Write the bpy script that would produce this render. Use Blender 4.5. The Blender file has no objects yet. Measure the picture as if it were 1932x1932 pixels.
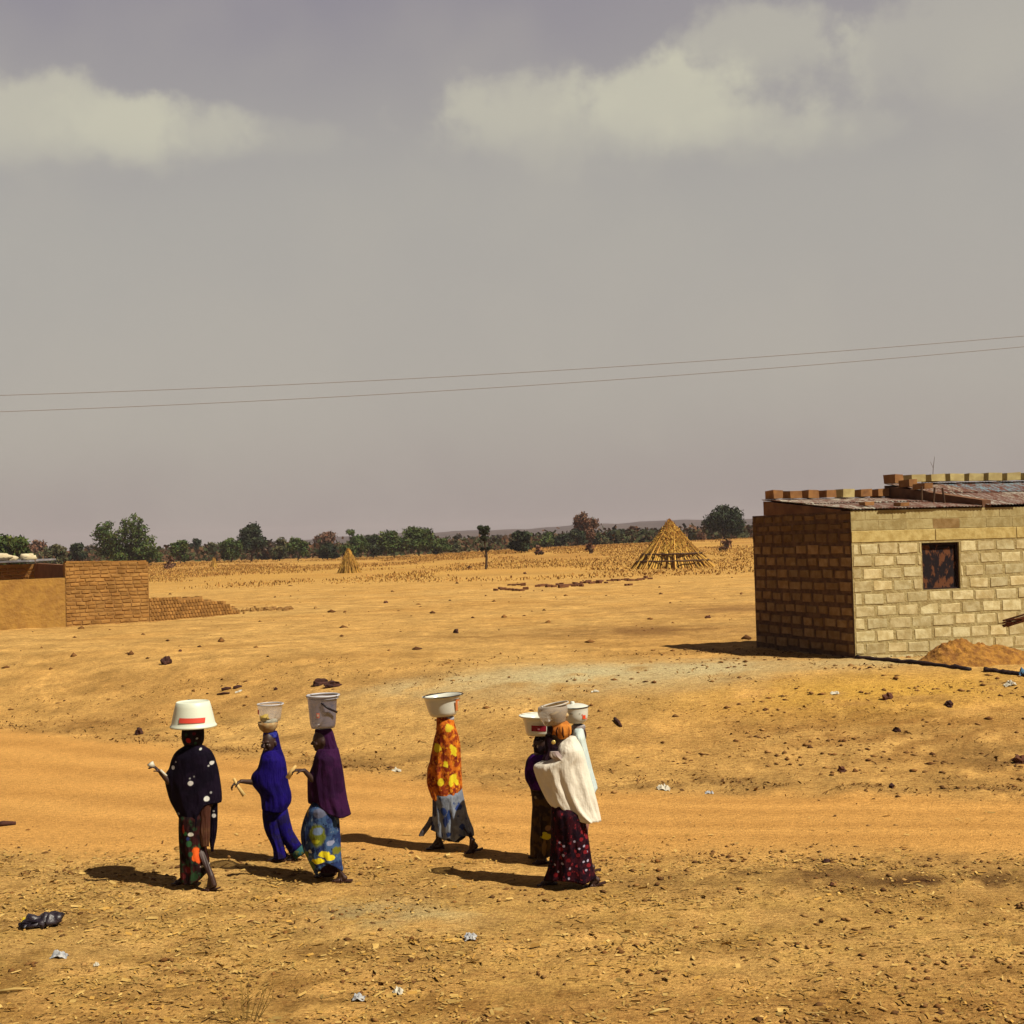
import bpy, bmesh, math, random
import numpy as np
from mathutils import Vector, Matrix, noise as mnoise
R = math.radians
random.seed(7); rng = np.random.default_rng(11)
S = bpy.context.scene; C = S.collection
# ------------------------------------------------------------------ camera
F = 1.25; EYE = 3.5; PITCH = R(1.42); ROLL = R(-1.6); U = 1932.0; FP = F*U
cam = bpy.data.cameras.new('camera'); camo = bpy.data.objects.new('camera', cam); C.objects.link(camo)
cam.sensor_width = 36; cam.lens = 36*F; cam.clip_end = 9000; cam.clip_start = .1
M = Matrix.Rotation(R(90)+PITCH, 3, 'X') @ Matrix.Rotation(ROLL, 3, 'Z')
camo.matrix_world = Matrix.Translation((0, 0, EYE)) @ M.to_4x4()
S.camera = camo
S.view_settings.view_transform = 'Standard'; S.view_settings.look = 'None'
S.view_settings.exposure = .6; S.view_settings.gamma = 1
S.render.resolution_x = S.render.resolution_y = 1024
def ray(px, py):
    d = M @ Vector(((px-U/2)/FP, -(py-U/2)/FP, -1)); return d/d.y
def W(px, py, Y):                       # a measured point of the photo at depth Y -> metres
    d = ray(px, py); return Vector((d.x*Y, Y, EYE+d.z*Y))
def zA(x, y): return ((420+x/2.8412)/1.59006, (2060+y/2.8412)/1.59006)
def zB(x, y): return ((1220+x/2.9719)/1.59006, (2050+y/2.9719)/1.59006)
# ------------------------------------------------------------------ noise
def vn(x, y, seed=0):
    x = np.asarray(x, float); y = np.asarray(y, float)
    ix = np.floor(x).astype(np.int64); iy = np.floor(y).astype(np.int64)
    fx = x-ix; fy = y-iy; fx = fx*fx*(3-2*fx); fy = fy*fy*(3-2*fy)
    def h(a, b):
        n = (a*73856093) ^ (b*19349663) ^ (seed*83492791+12345)
        n = (n & 0xffffffff); n = ((n ^ (n >> 13))*1274126177) & 0xffffffff
        n = ((n ^ (n >> 15))*2246822519) & 0xffffffff
        return (n & 0xffffff)/float(0xffffff)
    a = h(ix, iy); b = h(ix+1, iy); c = h(ix, iy+1); d = h(ix+1, iy+1)
    return (a*(1-fx)+b*fx)*(1-fy)+(c*(1-fx)+d*fx)*fy
def fbm(x, y, s=0, o=4):
    t = 0; a = .5
    for k in range(o): t = t+a*vn(x*2**k, y*2**k, s+k*7); a *= .5
    return t/(1-.5**o)
def sst(a, b, v):
    t = np.clip((v-a)/(b-a), 0, 1); return t*t*(3-2*t)
# ------------------------------------------------------------------ terrain
RBX = [-60, -30, -10.4, -6.5, -3.1, 0, 6.7, 30, 60]; RBY = [50, 36, 26, 23.4, 20.3, 18.3, 16.7, 15, 14]
RFX = [-60, -10, -6, -1, 1.5, 6, 30]; RFY = [26, 16.5, 15.3, 14.7, 14.4, 13.8, 13]
def road(x, y):
    b = np.interp(x, RBX, RBY); f = np.interp(x, RFX, RFY)
    w = (fbm(x*.6, y*.6, 3)-.5)*1.2
    return sst(-.5, .5, b-y+w)*sst(-.7, .7, y-f+w)
def terr(x, y, fine=True):
    x = np.asarray(x, float); y = np.asarray(y, float)
    b = np.interp(x, RBX, RBY)
    z = .95*sst(0, 9.2, y-b)
    u = x/np.maximum(y, 1)
    far = np.interp(u, [-.5, -.3, -.1, .05, .18, .4], [.4, .45, .3, 1.6, 2.25, 2.4])
    z = z+far*sst(95, 265, y)
    z = z+(fbm(x*.12, y*.12, 5)-.5)*.10*sst(28, 60, y)
    if fine:
        r = road(x, y)
        k = (1-r)*.8+.2; k = k*(1-.9*sst(60, 120, y))
        z = z+k*((fbm(x*1.3, y*1.3, 9)-.5)*.035+(fbm(x*6, y*6, 13, 3)-.5)*.06)
        bank = np.exp(-((y-b-.1)/.45)**2)*(fbm(x*1.1, y*1.1, 31)-.35)*.2*sst(-7, -2, x)
        z = z+bank
    return z
def gz(x, y): return float(terr(x, y))
def ground(px, py):
    d = ray(px, py); Y = 6.0
    while Y < 1500:
        if EYE+d.z*Y <= gz(d.x*Y, Y): break
        Y *= 1.004
    lo, hi = Y/1.004, Y
    for _ in range(20):
        m = (lo+hi)/2
        if EYE+d.z*m <= gz(d.x*m, m): hi = m
        else: lo = m
    return Vector((d.x*hi, hi, gz(d.x*hi, hi)))
# ------------------------------------------------------------------ materials
def mat(name, col=(.5, .5, .5), rough=.9, **k):
    m = bpy.data.materials.new(name); m.use_nodes = True
    b = m.node_tree.nodes['Principled BSDF']
    b.inputs['Base Color'].default_value = (*col, 1); b.inputs['Roughness'].default_value = rough
    b.inputs['Specular IOR Level'].default_value = k.get('spec', .2)
    if 'metal' in k: b.inputs['Metallic'].default_value = k['metal']
    if 'alpha' in k: b.inputs['Alpha'].default_value = k['alpha']
    return m
class NT:
    def __init__(s, m): s.m = m; s.t = m.node_tree; s.b = s.t.nodes.get('Principled BSDF')
    def n(s, typ, **k):
        nd = s.t.nodes.new(typ)
        for a, v in k.items():
            if a.startswith('i_'):
                key = a[2:]
                try: key = int(key)
                except ValueError: key = key.replace('_', ' ')
                s.set(nd.inputs[key], v)
            else: setattr(nd, a, v)
        return nd
    def set(s, inp, v):
        if isinstance(v, bpy.types.NodeSocket): s.t.links.new(v, inp)
        elif isinstance(v, (tuple, list)) and len(v) == 3 and inp.type == 'RGBA': inp.default_value = (*v, 1)
        else: inp.default_value = v
    def math(s, op, a, b=0, c=None, clamp=False):
        nd = s.n('ShaderNodeMath', operation=op, use_clamp=clamp); s.set(nd.inputs[0], a); s.set(nd.inputs[1], b)
        if c is not None: s.set(nd.inputs[2], c)
        return nd.outputs[0]
    def mix(s, f, a, b, mode='MIX'):
        nd = s.n('ShaderNodeMix', data_type='RGBA', blend_type=mode)
        s.set(nd.inputs[0], f); s.set(nd.inputs[6], a); s.set(nd.inputs[7], b); return nd.outputs[2]
    def noise(s, vec, scale, detail=3, rough=.55, out=0):
        nd = s.n('ShaderNodeTexNoise'); s.t.links.new(vec, nd.inputs['Vector'])
        nd.inputs['Scale'].default_value = scale; nd.inputs['Detail'].default_value = detail; nd.inputs['Roughness'].default_value = rough
        return nd.outputs[out]
    def ramp(s, v, a, b):
        nd = s.n('ShaderNodeMapRange', interpolation_type='SMOOTHSTEP'); s.set(nd.inputs[0], v)
        nd.inputs[1].default_value = a; nd.inputs[2].default_value = b; return nd.outputs[0]
    def scl(s, v, sc):
        nd = s.n('ShaderNodeMapping'); s.t.links.new(v, nd.inputs[0]); nd.inputs['Scale'].default_value = sc; return nd.outputs[0]
    def bump(s, h, strength, dist):
        nd = s.n('ShaderNodeBump'); s.set(nd.inputs['Height'], h); nd.inputs['Strength'].default_value = strength
        nd.inputs['Distance'].default_value = dist; s.t.links.new(nd.outputs[0], s.b.inputs['Normal'])
    def base(s, c): s.set(s.b.inputs['Base Color'], c)
    def obj(s): return s.n('ShaderNodeTexCoord').outputs['Object']
    def pos(s): return s.n('ShaderNodeNewGeometry').outputs['Position']
def mottled(name, c1, c2, scale, rough=.9, bump=0, attr=False, stretch=(1, 1, 1), lo=.35, hi=.65, **k):
    m = mat(name, c1, rough, **k); t = NT(m); v = t.scl(t.obj(), stretch)
    f = t.ramp(t.noise(v, scale, 5), lo, hi); col = t.mix(f, c1, c2)
    if attr:
        a = t.n('ShaderNodeAttribute', attribute_name='tone'); col = t.mix(1.0, col, a.outputs['Color'], 'MULTIPLY')
    t.base(col)
    if bump: t.bump(t.noise(v, scale*2.5, 5), .8, bump)
    return m
# ------------------------------------------------------------------ mesh helpers
def tag(o, label=None, cat=None, group=None, kind=None):
    if label: o['label'] = label
    if cat: o['category'] = cat
    if group: o['group'] = group
    if kind: o['kind'] = kind
    return o
def link(name, me, m, parent=None, smooth=False, loc=None):
    o = bpy.data.objects.new(name, me); C.objects.link(o)
    if m: me.materials.append(m)
    if parent: o.parent = parent
    if loc is not None: o.location = loc
    if smooth: me.polygons.foreach_set('use_smooth', [True]*len(me.polygons))
    return o
def empty(name, loc, label, cat, group=None):
    o = bpy.data.objects.new(name, None); C.objects.link(o); o.location = loc; o.empty_display_size = .1
    return tag(o, label, cat, group)
class MB:
    def __init__(s, org=(0, 0, 0)): s.v = []; s.f = []; s.t = []; s.o = Vector(org)
    def add(s, vs, fs, tone=(1, 1, 1)):
        b = len(s.v); s.v += [Vector(p)-s.o for p in vs]; s.f += [[i+b for i in f] for f in fs]; s.t += [tone]*len(vs)
    def quad(s, a, b, c, d, tone=(1, 1, 1)): s.add([a, b, c, d], [(0, 1, 2, 3)], tone)
    def hexa(s, p, tone=(1, 1, 1)):     # p: 4 bottom, 4 top
        s.add(p, [(3, 2, 1, 0), (4, 5, 6, 7), (0, 1, 5, 4), (1, 2, 6, 5), (2, 3, 7, 6), (3, 0, 4, 7)], tone)
    def box(s, c, size, rz=0, tone=(1, 1, 1), rx=0, ry=0):
        m = Matrix.Rotation(rz, 3, 'Z') @ Matrix.Rotation(ry, 3, 'Y') @ Matrix.Rotation(rx, 3, 'X'); c = Vector(c); h = Vector(size)/2
        q = [(-1, -1), (1, -1), (1, 1), (-1, 1)]
        s.hexa([c+m @ Vector((a*h.x, b*h.y, z*h.z)) for z in (-1, 1) for a, b in q], tone)
    def prism(s, poly, z0, z1, tone=(1, 1, 1)):
        n = len(poly); z0 = [z0]*n if not hasattr(z0, '__len__') else z0; z1 = [z1]*n if not hasattr(z1, '__len__') else z1
        vs = [(p[0], p[1], z) for p, z in zip(poly, z0)]+[(p[0], p[1], z) for p, z in zip(poly, z1)]
        s.add(vs, [tuple(range(n))[::-1], tuple(range(n, 2*n))]+[(i, (i+1) % n, (i+1) % n+n, i+n) for i in range(n)], tone)
    def tube(s, pts, rad, n=8, tone=(1, 1, 1)):
        pts = [Vector(p) for p in pts]; rad = rad if hasattr(rad, '__len__') else [rad]*len(pts); vs = []; fs = []
        for i, p in enumerate(pts):
            d = (pts[min(i+1, len(pts)-1)]-pts[max(i-1, 0)]).normalized()
            a = d.cross(Vector((.3, .9, .1)) if abs(d.y) < .9 else Vector((1, 0, 0))).normalized(); b = d.cross(a)
            vs += [p+(a*math.cos(t)+b*math.sin(t))*rad[i] for t in [2*math.pi*j/n for j in range(n)]]
        for i in range(len(pts)-1):
            fs += [(i*n+j, i*n+(j+1) % n, (i+1)*n+(j+1) % n, (i+1)*n+j) for j in range(n)]
        fs += [tuple(range(n))[::-1], tuple(range((len(pts)-1)*n, len(pts)*n))]
        s.add(vs, fs, tone)
    def ell(s, c, r, rot=None, tone=(1, 1, 1), nu=14, nv=9, lump=0, seed=0):
        vs = []; fs = []; c = Vector(c); rot = rot or Matrix.Identity(3)
        for i in range(nv+1):
            ph = math.pi*i/nv
            for j in range(nu):
                th = 2*math.pi*j/nu
                d = Vector((math.sin(ph)*math.cos(th), math.sin(ph)*math.sin(th), math.cos(ph)))
                k = 1+lump*mnoise.noise(d*1.7+Vector((seed*3.1, 0, seed))) if lump else 1
                vs.append(c+rot @ Vector((d.x*r[0]*k, d.y*r[1]*k, d.z*r[2]*k)))
        for i in range(nv):
            fs += [(i*nu+j, (i+1)*nu+j, (i+1)*nu+(j+1) % nu, i*nu+(j+1) % nu) for j in range(nu)]
        s.add(vs, fs, tone)
    def mesh(s, name, attr=False):
        me = bpy.data.meshes.new(name); me.from_pydata([tuple(v) for v in s.v], [], s.f); me.update()
        if attr:
            a = me.color_attributes.new('tone', 'FLOAT_COLOR', 'POINT')
            a.data.foreach_set('color', np.array([(*t, 1) for t in s.t], np.float32).ravel())
        return me
    def build(s, name, m, parent=None, smooth=False, attr=False):
        return link(name, s.mesh(name, attr), m, parent, smooth, loc=None if parent else s.o)
def npmesh(name, verts, faces, cols=None):
    me = bpy.data.meshes.new(name); n = len(verts); k = faces.shape[1]; nf = len(faces)
    me.vertices.add(n); me.vertices.foreach_set('co', verts.astype(np.float32).ravel())
    me.loops.add(nf*k); me.loops.foreach_set('vertex_index', faces.astype(np.int32).ravel())
    me.polygons.add(nf); me.polygons.foreach_set('loop_start', np.arange(0, nf*k, k, dtype=np.int32))
    me.update(calc_edges=True)
    if cols is not None:
        a = me.color_attributes.new('tone', 'FLOAT_COLOR', 'POINT')
        a.data.foreach_set('color', (np.concatenate([cols, np.ones((n, 1))], 1) if cols.shape[1] == 3 else cols).astype(np.float32).ravel())
    return me
# ------------------------------------------------------------------ sun and sky
sd = Vector((1.3, -.85, 1.95)).normalized()
sun = bpy.data.lights.new('sun', 'SUN'); sun.energy = 5.0; sun.angle = R(.55); sun.color = (1, .92, .76)
so = bpy.data.objects.new('sun', sun); C.objects.link(so); so.rotation_euler = sd.to_track_quat('Z', 'Y').to_euler()
elev = math.asin(sd.z); rot = math.atan2(sd.x, sd.y)
wd = bpy.data.worlds.new('World'); S.world = wd; wd.use_nodes = True
class WT(NT):
    def __init__(s): s.t = wd.node_tree
t = WT(); bg = wd.node_tree.nodes['Background']; bg.inputs['Strength'].default_value = .1
sk = t.n('ShaderNodeTexSky', sky_type='NISHITA', sun_disc=False, sun_elevation=elev, sun_rotation=rot, air_density=1.2, dust_density=4)
dirv = t.n('ShaderNodeTexCoord').outputs['Generated']
sp = t.n('ShaderNodeSeparateXYZ'); t.t.links.new(dirv, sp.inputs[0]); dx, dy, dz = sp.outputs
az = t.math('ARCTAN2', dx, dy); el = t.math('ARCSINE', dz)
nz = t.noise(dirv, 3.0, 4)
e2 = t.math('ADD', el, t.math('MULTIPLY', t.math('SUBTRACT', nz, .5), .10))
g1 = t.mix(t.ramp(e2, .0, .13), (3.12, 2.66, 2.55), (3.8, 3.45, 3.0))
g2 = t.mix(t.ramp(e2, .13, .30), g1, (3.7, 3.45, 3.02))
g3 = t.mix(t.ramp(e2, .24, .47), g2, (2.35, 2.1, 2.42))
g3 = t.mix(t.math('MULTIPLY', t.ramp(az, -.25, .45), t.math('MULTIPLY', t.ramp(e2, .2, .42), .25)), g3, (3.7, 3.35, 2.85))
col = t.mix(.88, sk.outputs[0], g3)
cn = t.n('ShaderNodeCombineXYZ'); t.set(cn.inputs[0], az); t.set(cn.inputs[1], el); cv = cn.outputs[0]
n1 = t.noise(cv, 20, 9, .6); n2 = t.noise(cv, 5, 3); n3 = t.noise(cv, 60, 4, .6)
def cloud(cx, cy, a, bu, bd, strength, amp=1.5):
    # world direction lobe: puffy sharp top, soft base that dissolves
    du = t.math('DIVIDE', t.math('SUBTRACT', az, cx), a)
    dv = t.math('SUBTRACT', el, cy)
    up = t.math('DIVIDE', t.math('MAXIMUM', dv, 0), bu); dn = t.math('DIVIDE', t.math('MINIMUM', dv, 0), bd)
    d = t.math('SQRT', t.math('ADD', t.math('MULTIPLY', du, du), t.math('ADD', t.math('MULTIPLY', up, up), t.math('MULTIPLY', dn, dn))))
    f = t.math('ADD', t.math('SUBTRACT', 1, d), t.math('MULTIPLY', t.math('SUBTRACT', n1, .5), amp))
    f = t.math('ADD', f, t.math('MULTIPLY', t.math('SUBTRACT', n3, .5), .16))
    sharp = t.ramp(f, -.05, .45); soft = t.ramp(f, -.2, 1.3)
    k = t.ramp(dv, -bd*.9, bu*.25)
    return t.math('MULTIPLY', t.math('MULTIPLY', t.math('ADD', t.math('MULTIPLY', sharp, k), t.math('MULTIPLY', soft, t.math('SUBTRACT', 1, k))), strength), 1, clamp=True)
def sky_at(px, py):
    d = ray(px, py).normalized(); return math.atan2(d.x, d.y), math.asin(d.z)
CL = [(70, 235, 290, 95, 95, .62), (290, 255, 220, 75, 60, .42), (1180, 235, 420, 125, 90, .40), (1240, 195, 210, 85, 90, .55), (1000, 215, 190, 85, 60, .28), (1420, 250, 200, 60, 50, .22),
      (1430, 95, 190, 90, 85, .42), (1880, 60, 330, 110, 150, .34), (1580, 250, 150, 50, 40, .14), (480, 265, 190, 50, 40, .14)]
for px, py, a, bu, bd, s_ in CL:
    cx, cy = sky_at(px, py); col = t.mix(cloud(cx, cy, a/FP, bu/FP, bd/FP, s_), col, (5.3, 5.1, 3.95))
cx, cy = sky_at(1750, 120)
col = t.mix(t.math('MULTIPLY', t.ramp(n2, .42, .62), .16), col, (4.3, 4.0, 3.4))
absaz = t.math('ABSOLUTE', az)
col = t.mix(t.ramp(el, .40, .8), col, (2.5, 1.75, 1.6))
dim = t.math('MULTIPLY', t.math('SUBTRACT', 1, t.math('MULTIPLY', t.ramp(el, .42, .95), .62)), t.math('SUBTRACT', 1, t.math('MULTIPLY', t.ramp(absaz, .5, 1.1), .45)))
vm_ = t.n('ShaderNodeVectorMath', operation='SCALE'); t.t.links.new(col, vm_.inputs[0]); t.set(vm_.inputs['Scale'], t.math('MULTIPLY', dim, .76))
t.t.links.new(vm_.outputs[0], bg.inputs['Color'])
# ------------------------------------------------------------------ ground sheet
def terrain():
    nr, nc = 900, 640
    a = np.linspace(math.log(9), math.log(3400+14), nr); y = np.exp(a)-14+1.5+0
    y = np.concatenate([[-60, -30], y]); nr = len(y)
    u = np.linspace(-1, 1, nc); hw = np.maximum(y, 0)*.72+16; hw[0] = 70; hw[1] = 40
    Y, Ug = np.meshgrid(y, u, indexing='ij'); X = Ug*hw[:, None]
    Z = terr(X, Y)
    idx = np.arange(nr*nc).reshape(nr, nc)
    f = np.stack([idx[:-1, :-1], idx[:-1, 1:], idx[1:, 1:], idx[1:, :-1]], -1).reshape(-1, 4)
    r = road(X, Y)
    # soil colours (albedo), with some shade painted in below
    big = fbm(X*.25, Y*.25, 41)[..., None]; med = fbm(X*1.2, Y*2.2, 43)[..., None]; sm = fbm(X*5, Y*9, 47, 3)[..., None]
    och = np.array([.455, .252, .070]); pale = np.array([.52, .325, .108]); drk = np.array([.24, .115, .026]); orr = np.array([.56, .290, .080]); strw = np.array([.50, .31, .085])
    col = och*(1-big)+pale*big
    col = col*(.62+.80*med)*(.74+.56*sm)
    g = sst(.5, .8, fbm(X*.5, Y*.9, 51))[..., None]*(1-r[..., None]); col = col*(1-.28*g)+drk*.28*g
    # foreground straw ground: stronger mottling
    fg = (sst(16, 12, Y))[..., None]; m2 = sst(.45, .65, fbm(X*2.6, Y*6, 53))[..., None]
    col = col*(1-fg*.5*m2)+strw*(fg*.5*m2); m3 = sst(.53, .7, fbm(X*2.1, Y*5, 57))[..., None]
    m3 = m3*(.55+.45*sst(0, 1, sst(.5, -3.5, X)+sst(13, 9.5, Y))[..., None]); col = col*(1-fg*.55*m3)+drk*.62*(fg*.55*m3)
    v_ = (Y-np.interp(X, RFX, RFY))/np.maximum(np.interp(X, RBX, RBY)-np.interp(X, RFX, RFY), 1)+(fbm(X*.35, Y*.35, 64)-.5)*.12
    trk = sum(w_*np.exp(-((v_-c_)/s_)**2) for c_, s_, w_ in ((.22, .05, .12), (.42, .05, .17), (.66, .06, .13), (.86, .05, .15)))*(.5+fbm(X*.8, Y*3, 65))
    trk = trk-.10*np.exp(-((v_-.32)/.04)**2)-.10*np.exp(-((v_-.76)/.05)**2); orr = orr*(1-trk[..., None]*np.array([1, 1.15, 1.3]))
    rr = r[..., None]; rc = orr*(.88+.24*fbm(X*.5, Y*2.4, 61)[..., None])*(.95+.1*sm); col = col*(1-rr*.9)+rc*rr*.9
    fr = sst(60, 130, Y)[..., None]; fc = np.array([.46, .262, .068])*(.72+.56*fbm(X*.05, Y*.16, 63)[..., None]); col = col*(1-fr)+fc*fr
    st = sst(90, 150, Y)*sst(.46, .62, fbm(X*.12, Y*.05, 67)); col = col*(1-.38*st[..., None])+np.array([.33, .15, .04])*.38*st[..., None]
    vf = sst(265, 420, Y)[..., None]; col = col*(1-vf)+np.array([.15, .085, .035])*vf
    def blob(px, py, wx, wy, c, k, nsc=1.4, seed=70, lo=.3, hi=.6):
        nonlocal col
        p = ground(px, py); q = fbm(X*nsc, Y*nsc*1.8, seed)
        m = np.exp(-(((X-p.x)/wx)**2+((Y-p.y)/wy)**2))*(sst(lo, hi, q))*k
        col = col*(1-m[..., None])+np.array(c)*m[..., None]
    gre = (.50, .40, .205)
    blob(1100, 1272, 2.6, 1.3, gre, 1.3, 1.2, 71, .15, .5); blob(1330, 1262, 1.5, 1.2, gre, 1.2, 1.2, 72, .15, .5); blob(840, 1288, 1.5, .7, gre, .9, 1.2, 73)
    blob(1650, 1250, 2.4, .9, (.47, .36, .17), .9, 1.2, 74, .1, .5)
    blob(700, 1725, .55, .55, (.36, .28, .13), .8, 3, 75, .3, .6); blob(830, 1725, .4, .3, (.52, .42, .2), .7, 3, 76, .2, .5)
    db = (.19, .105, .034)
    blob(1800, 1664, 1.4, .30, db, 1.5, 3, 77, .28, .5); blob(1500, 1650, 1.8, .34, db, 1.1, 3, 78, .35, .55); blob(1250, 1480, .6, .25, db, .8, 3.5, 79, .4, .55)
    blob(1380, 1470, .5, .25, db, .9, 3.5, 80, .4, .55); blob(740, 1440, 1.1, .5, db, .65, 3, 81, .42, .58); blob(950, 1460, 1.1, .5, db, .6, 3, 82, .42, .58)
    blob(170, 1365, 1.3, .6, (.22, .11, .03), .8, 2, 83, .35, .6); blob(450, 1330, 3.0, .8, (.28, .15, .045), .5, 2, 84, .3, .6)
    blob(1700, 1380, 2.6, 2.2, (.24, .115, .03), .75, 2.2, 85, .42, .6); blob(1900, 1440, 1.2, 1.2, db, .8, 2.2, 86, .35, .6)
    blob(1230, 1190, 3.4, 2.6, (.24, .125, .04), 1.0, .8, 87, .2, .5); blob(1380, 1150, 3, 3, (.25, .13, .045), .8, .8, 92, .2, .5); blob(900, 1200, 2, 1, (.22, .11, .03), .6, 1.4, 88, .4, .6)  # dark stains plus the shadow from behind the house, painted into the soil
    blob(1660, 1300, 3, 1.3, (.56, .33, .06), .8, 1.4, 89, .2, .5)
    blob(300, 1165, 4.5, 2, (.50, .33, .11), .7, .8, 90, .2, .5)
    bot = sst(11.4, 9.2, Y)*sst(.3, .6, fbm(X*.9, Y*1.6, 95)); col = col*(1-.38*bot[..., None])+np.array([.26, .11, .025])*.38*bot[..., None]  # near edge darkened: brown straw soil plus a vignette painted into its colour
    bk = np.exp(-((Y-np.interp(X, RBX, RBY)-.35)/.55)**2)*sst(.48, .66, fbm(X*1.7, Y*2.5, 91))*sst(-9, -4, X)
    col = col*(1-.55*bk[..., None])+np.array(db)*.55*bk[..., None]
    ff = np.exp(-((Y-np.interp(X, RFX, RFY)+.25)/.35)**2)*sst(.45, .62, fbm(X*2.6, Y*5, 93))*sst(0, 2.5, X)
    col = col*(1-.5*ff[..., None])+np.array(db)*.5*ff[..., None]
    me = npmesh('ground', np.stack([X, Y, Z], -1).reshape(-1, 3), f, np.concatenate([np.clip(col*.695, .005, .8), (1-rr)*(1-.5*sst(30, 90, Y)[..., None])], -1).reshape(-1, 4))
    m = mat('dry_soil', (.4, .2, .05), .97, spec=.05); t = NT(m); p = t.pos()
    at = t.n('ShaderNodeAttribute', attribute_name='tone'); a = at.outputs['Color']; wild = t.math('MULTIPLY', at.outputs['Alpha'], 1.15, clamp=True)
    na = t.noise(p, 34, 6, .7); nb = t.noise(t.scl(p, (9, 16, 9)), 1, 6, .65)
    k = t.math('ADD', t.math('MULTIPLY', t.math('SUBTRACT', na, .5), 2.0), t.math('MULTIPLY', t.math('SUBTRACT', nb, .5), 1.5))
    k = t.math('ADD', k, 1.2); k = t.math('MAXIMUM', k, .3)
    sp1 = t.ramp(t.noise(t.scl(p, (9, 17, 9)), 1, 8, .78), .50, .60); sp2 = t.ramp(t.noise(t.scl(p, (24, 50, 24)), 1, 6, .75), .52, .60); lt = t.ramp(t.noise(t.scl(p, (20, 44, 20)), 1.3, 5, .7), .56, .64)
    a = t.mix(t.math('MULTIPLY', t.math('MULTIPLY', sp1, wild), .60), a, t.mix(1, a, (.50, .40, .38), 'MULTIPLY'))
    a = t.mix(t.math('MULTIPLY', t.math('MULTIPLY', sp2, wild), .55), a, t.mix(1, a, (.42, .33, .33), 'MULTIPLY'))
    a = t.mix(t.math('MULTIPLY', t.math('MULTIPLY', lt, wild), .55), a, t.mix(1, a, (1.45, 1.5, 1.75), 'MULTIPLY'))
    vm = t.n('ShaderNodeVectorMath', operation='SCALE'); t.t.links.new(a, vm.inputs[0]); t.set(vm.inputs['Scale'], k)
    t.base(vm.outputs[0]); t.bump(t.math('ADD', na, nb), .9, .03)
    tag(link('ground', me, m, None, True), kind='structure')
terrain()
# hills far behind
def hills():
    hx = [-200, 200, 440, 700, 939, 1144, 1320, 1408, 1700, 2150]; hh = [10, 10, 15, 27, 29, 35, 38, 38, 36, 33]
    D0 = 2300; n = 260; rows = [1500, 1700, 1900, 2100, 2300, 2600, 3000]; V = []
    for j, d in enumerate(rows):
        for i in range(n):
            px = -1800+i*(5600/(n-1)); x = (px-966)/FP*d
            h = np.interp(px, hx, hh)/FP*D0+EYE
            k = [-.02, .35, .7, .92, 1, .8, .3][j]; w = (fbm(px*.011, j*.3, 101, 4)-.5)*9+(fbm(px*.08, j*.9, 103, 3)-.5)*3.5
            V.append((x, d, h*k+w*k-2))
    idx = np.arange(len(rows)*n).reshape(len(rows), n); f = np.stack([idx[:-1, :-1], idx[:-1, 1:], idx[1:, 1:], idx[1:, :-1]], -1).reshape(-1, 4)
    m = mottled('hill_scrub', (.045, .032, .035), (.09, .06, .05), .02)
    tag(link('hills', npmesh('hills', np.array(V), f), m, None, True), kind='structure')
hills()
# ------------------------------------------------------------------ scattered leaf/blade clouds as numpy quads
def quads(c, a, b, cols):       # centres, half axes a,b  -> mesh arrays
    v = np.stack([c-a-b, c+a-b, c+a+b, c-a+b], 1).reshape(-1, 3); f = np.arange(len(v)).reshape(-1, 4)
    return v, f, np.repeat(cols, 4, 0)
def rdir(n):
    d = rng.normal(size=(n, 3)); return d/np.linalg.norm(d, axis=1, keepdims=True)
def leaf_mesh(name, lobes, n, size, parent, m, flat=.8):
    lobes = np.array(lobes, float); vol = lobes[:, 3]*lobes[:, 4]*lobes[:, 5]; ids = rng.choice(len(lobes), n, p=vol**.75/(vol**.75).sum())
    d = rdir(n); rr = rng.random(n)**.42; L = lobes[ids]
    c = L[:, :3]+d*rr[:, None]*L[:, 3:6]*(1+.18*rng.normal(size=(n, 1)))
    nn = d*.6+rdir(n); nn /= np.linalg.norm(nn, axis=1, keepdims=True); a = np.cross(nn, rdir(n)); a /= np.linalg.norm(a, axis=1, keepdims=True); b = np.cross(nn, a)
    s = size*(.5+rng.random((n, 1))); tone = .7+.6*rng.random((n, 1)); tint = np.array([[1, 1, 1]])+rng.normal(size=(n, 1))*np.array([[.18, .02, -.05]])
    v, f, cc = quads(c, a*s, b*s*.55*flat, np.clip(tone*tint, .2, 2)); me = npmesh(name, v, f, cc)
    return link(name, me, m, parent)
LEAF = {}
for k, (c1, c2) in dict(green=((.040, .066, .014), (.085, .115, .022)), dark=((.016, .027, .014), (.042, .055, .018)), olive=((.055, .062, .022), (.11, .10, .04)),
                        brown=((.13, .062, .036), (.22, .11, .06)), grey=((.075, .055, .045), (.12, .085, .06)), light=((.075, .115, .022), (.14, .17, .04))).items():
    LEAF[k] = mottled('foliage_'+k, c1, c2, .7, .8, attr=True)
BARK = mottled('bark', (.10, .055, .03), (.05, .03, .02), 2)
EYEP = 1026
def hz(px): return 1026+(966-px)*.02793
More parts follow.
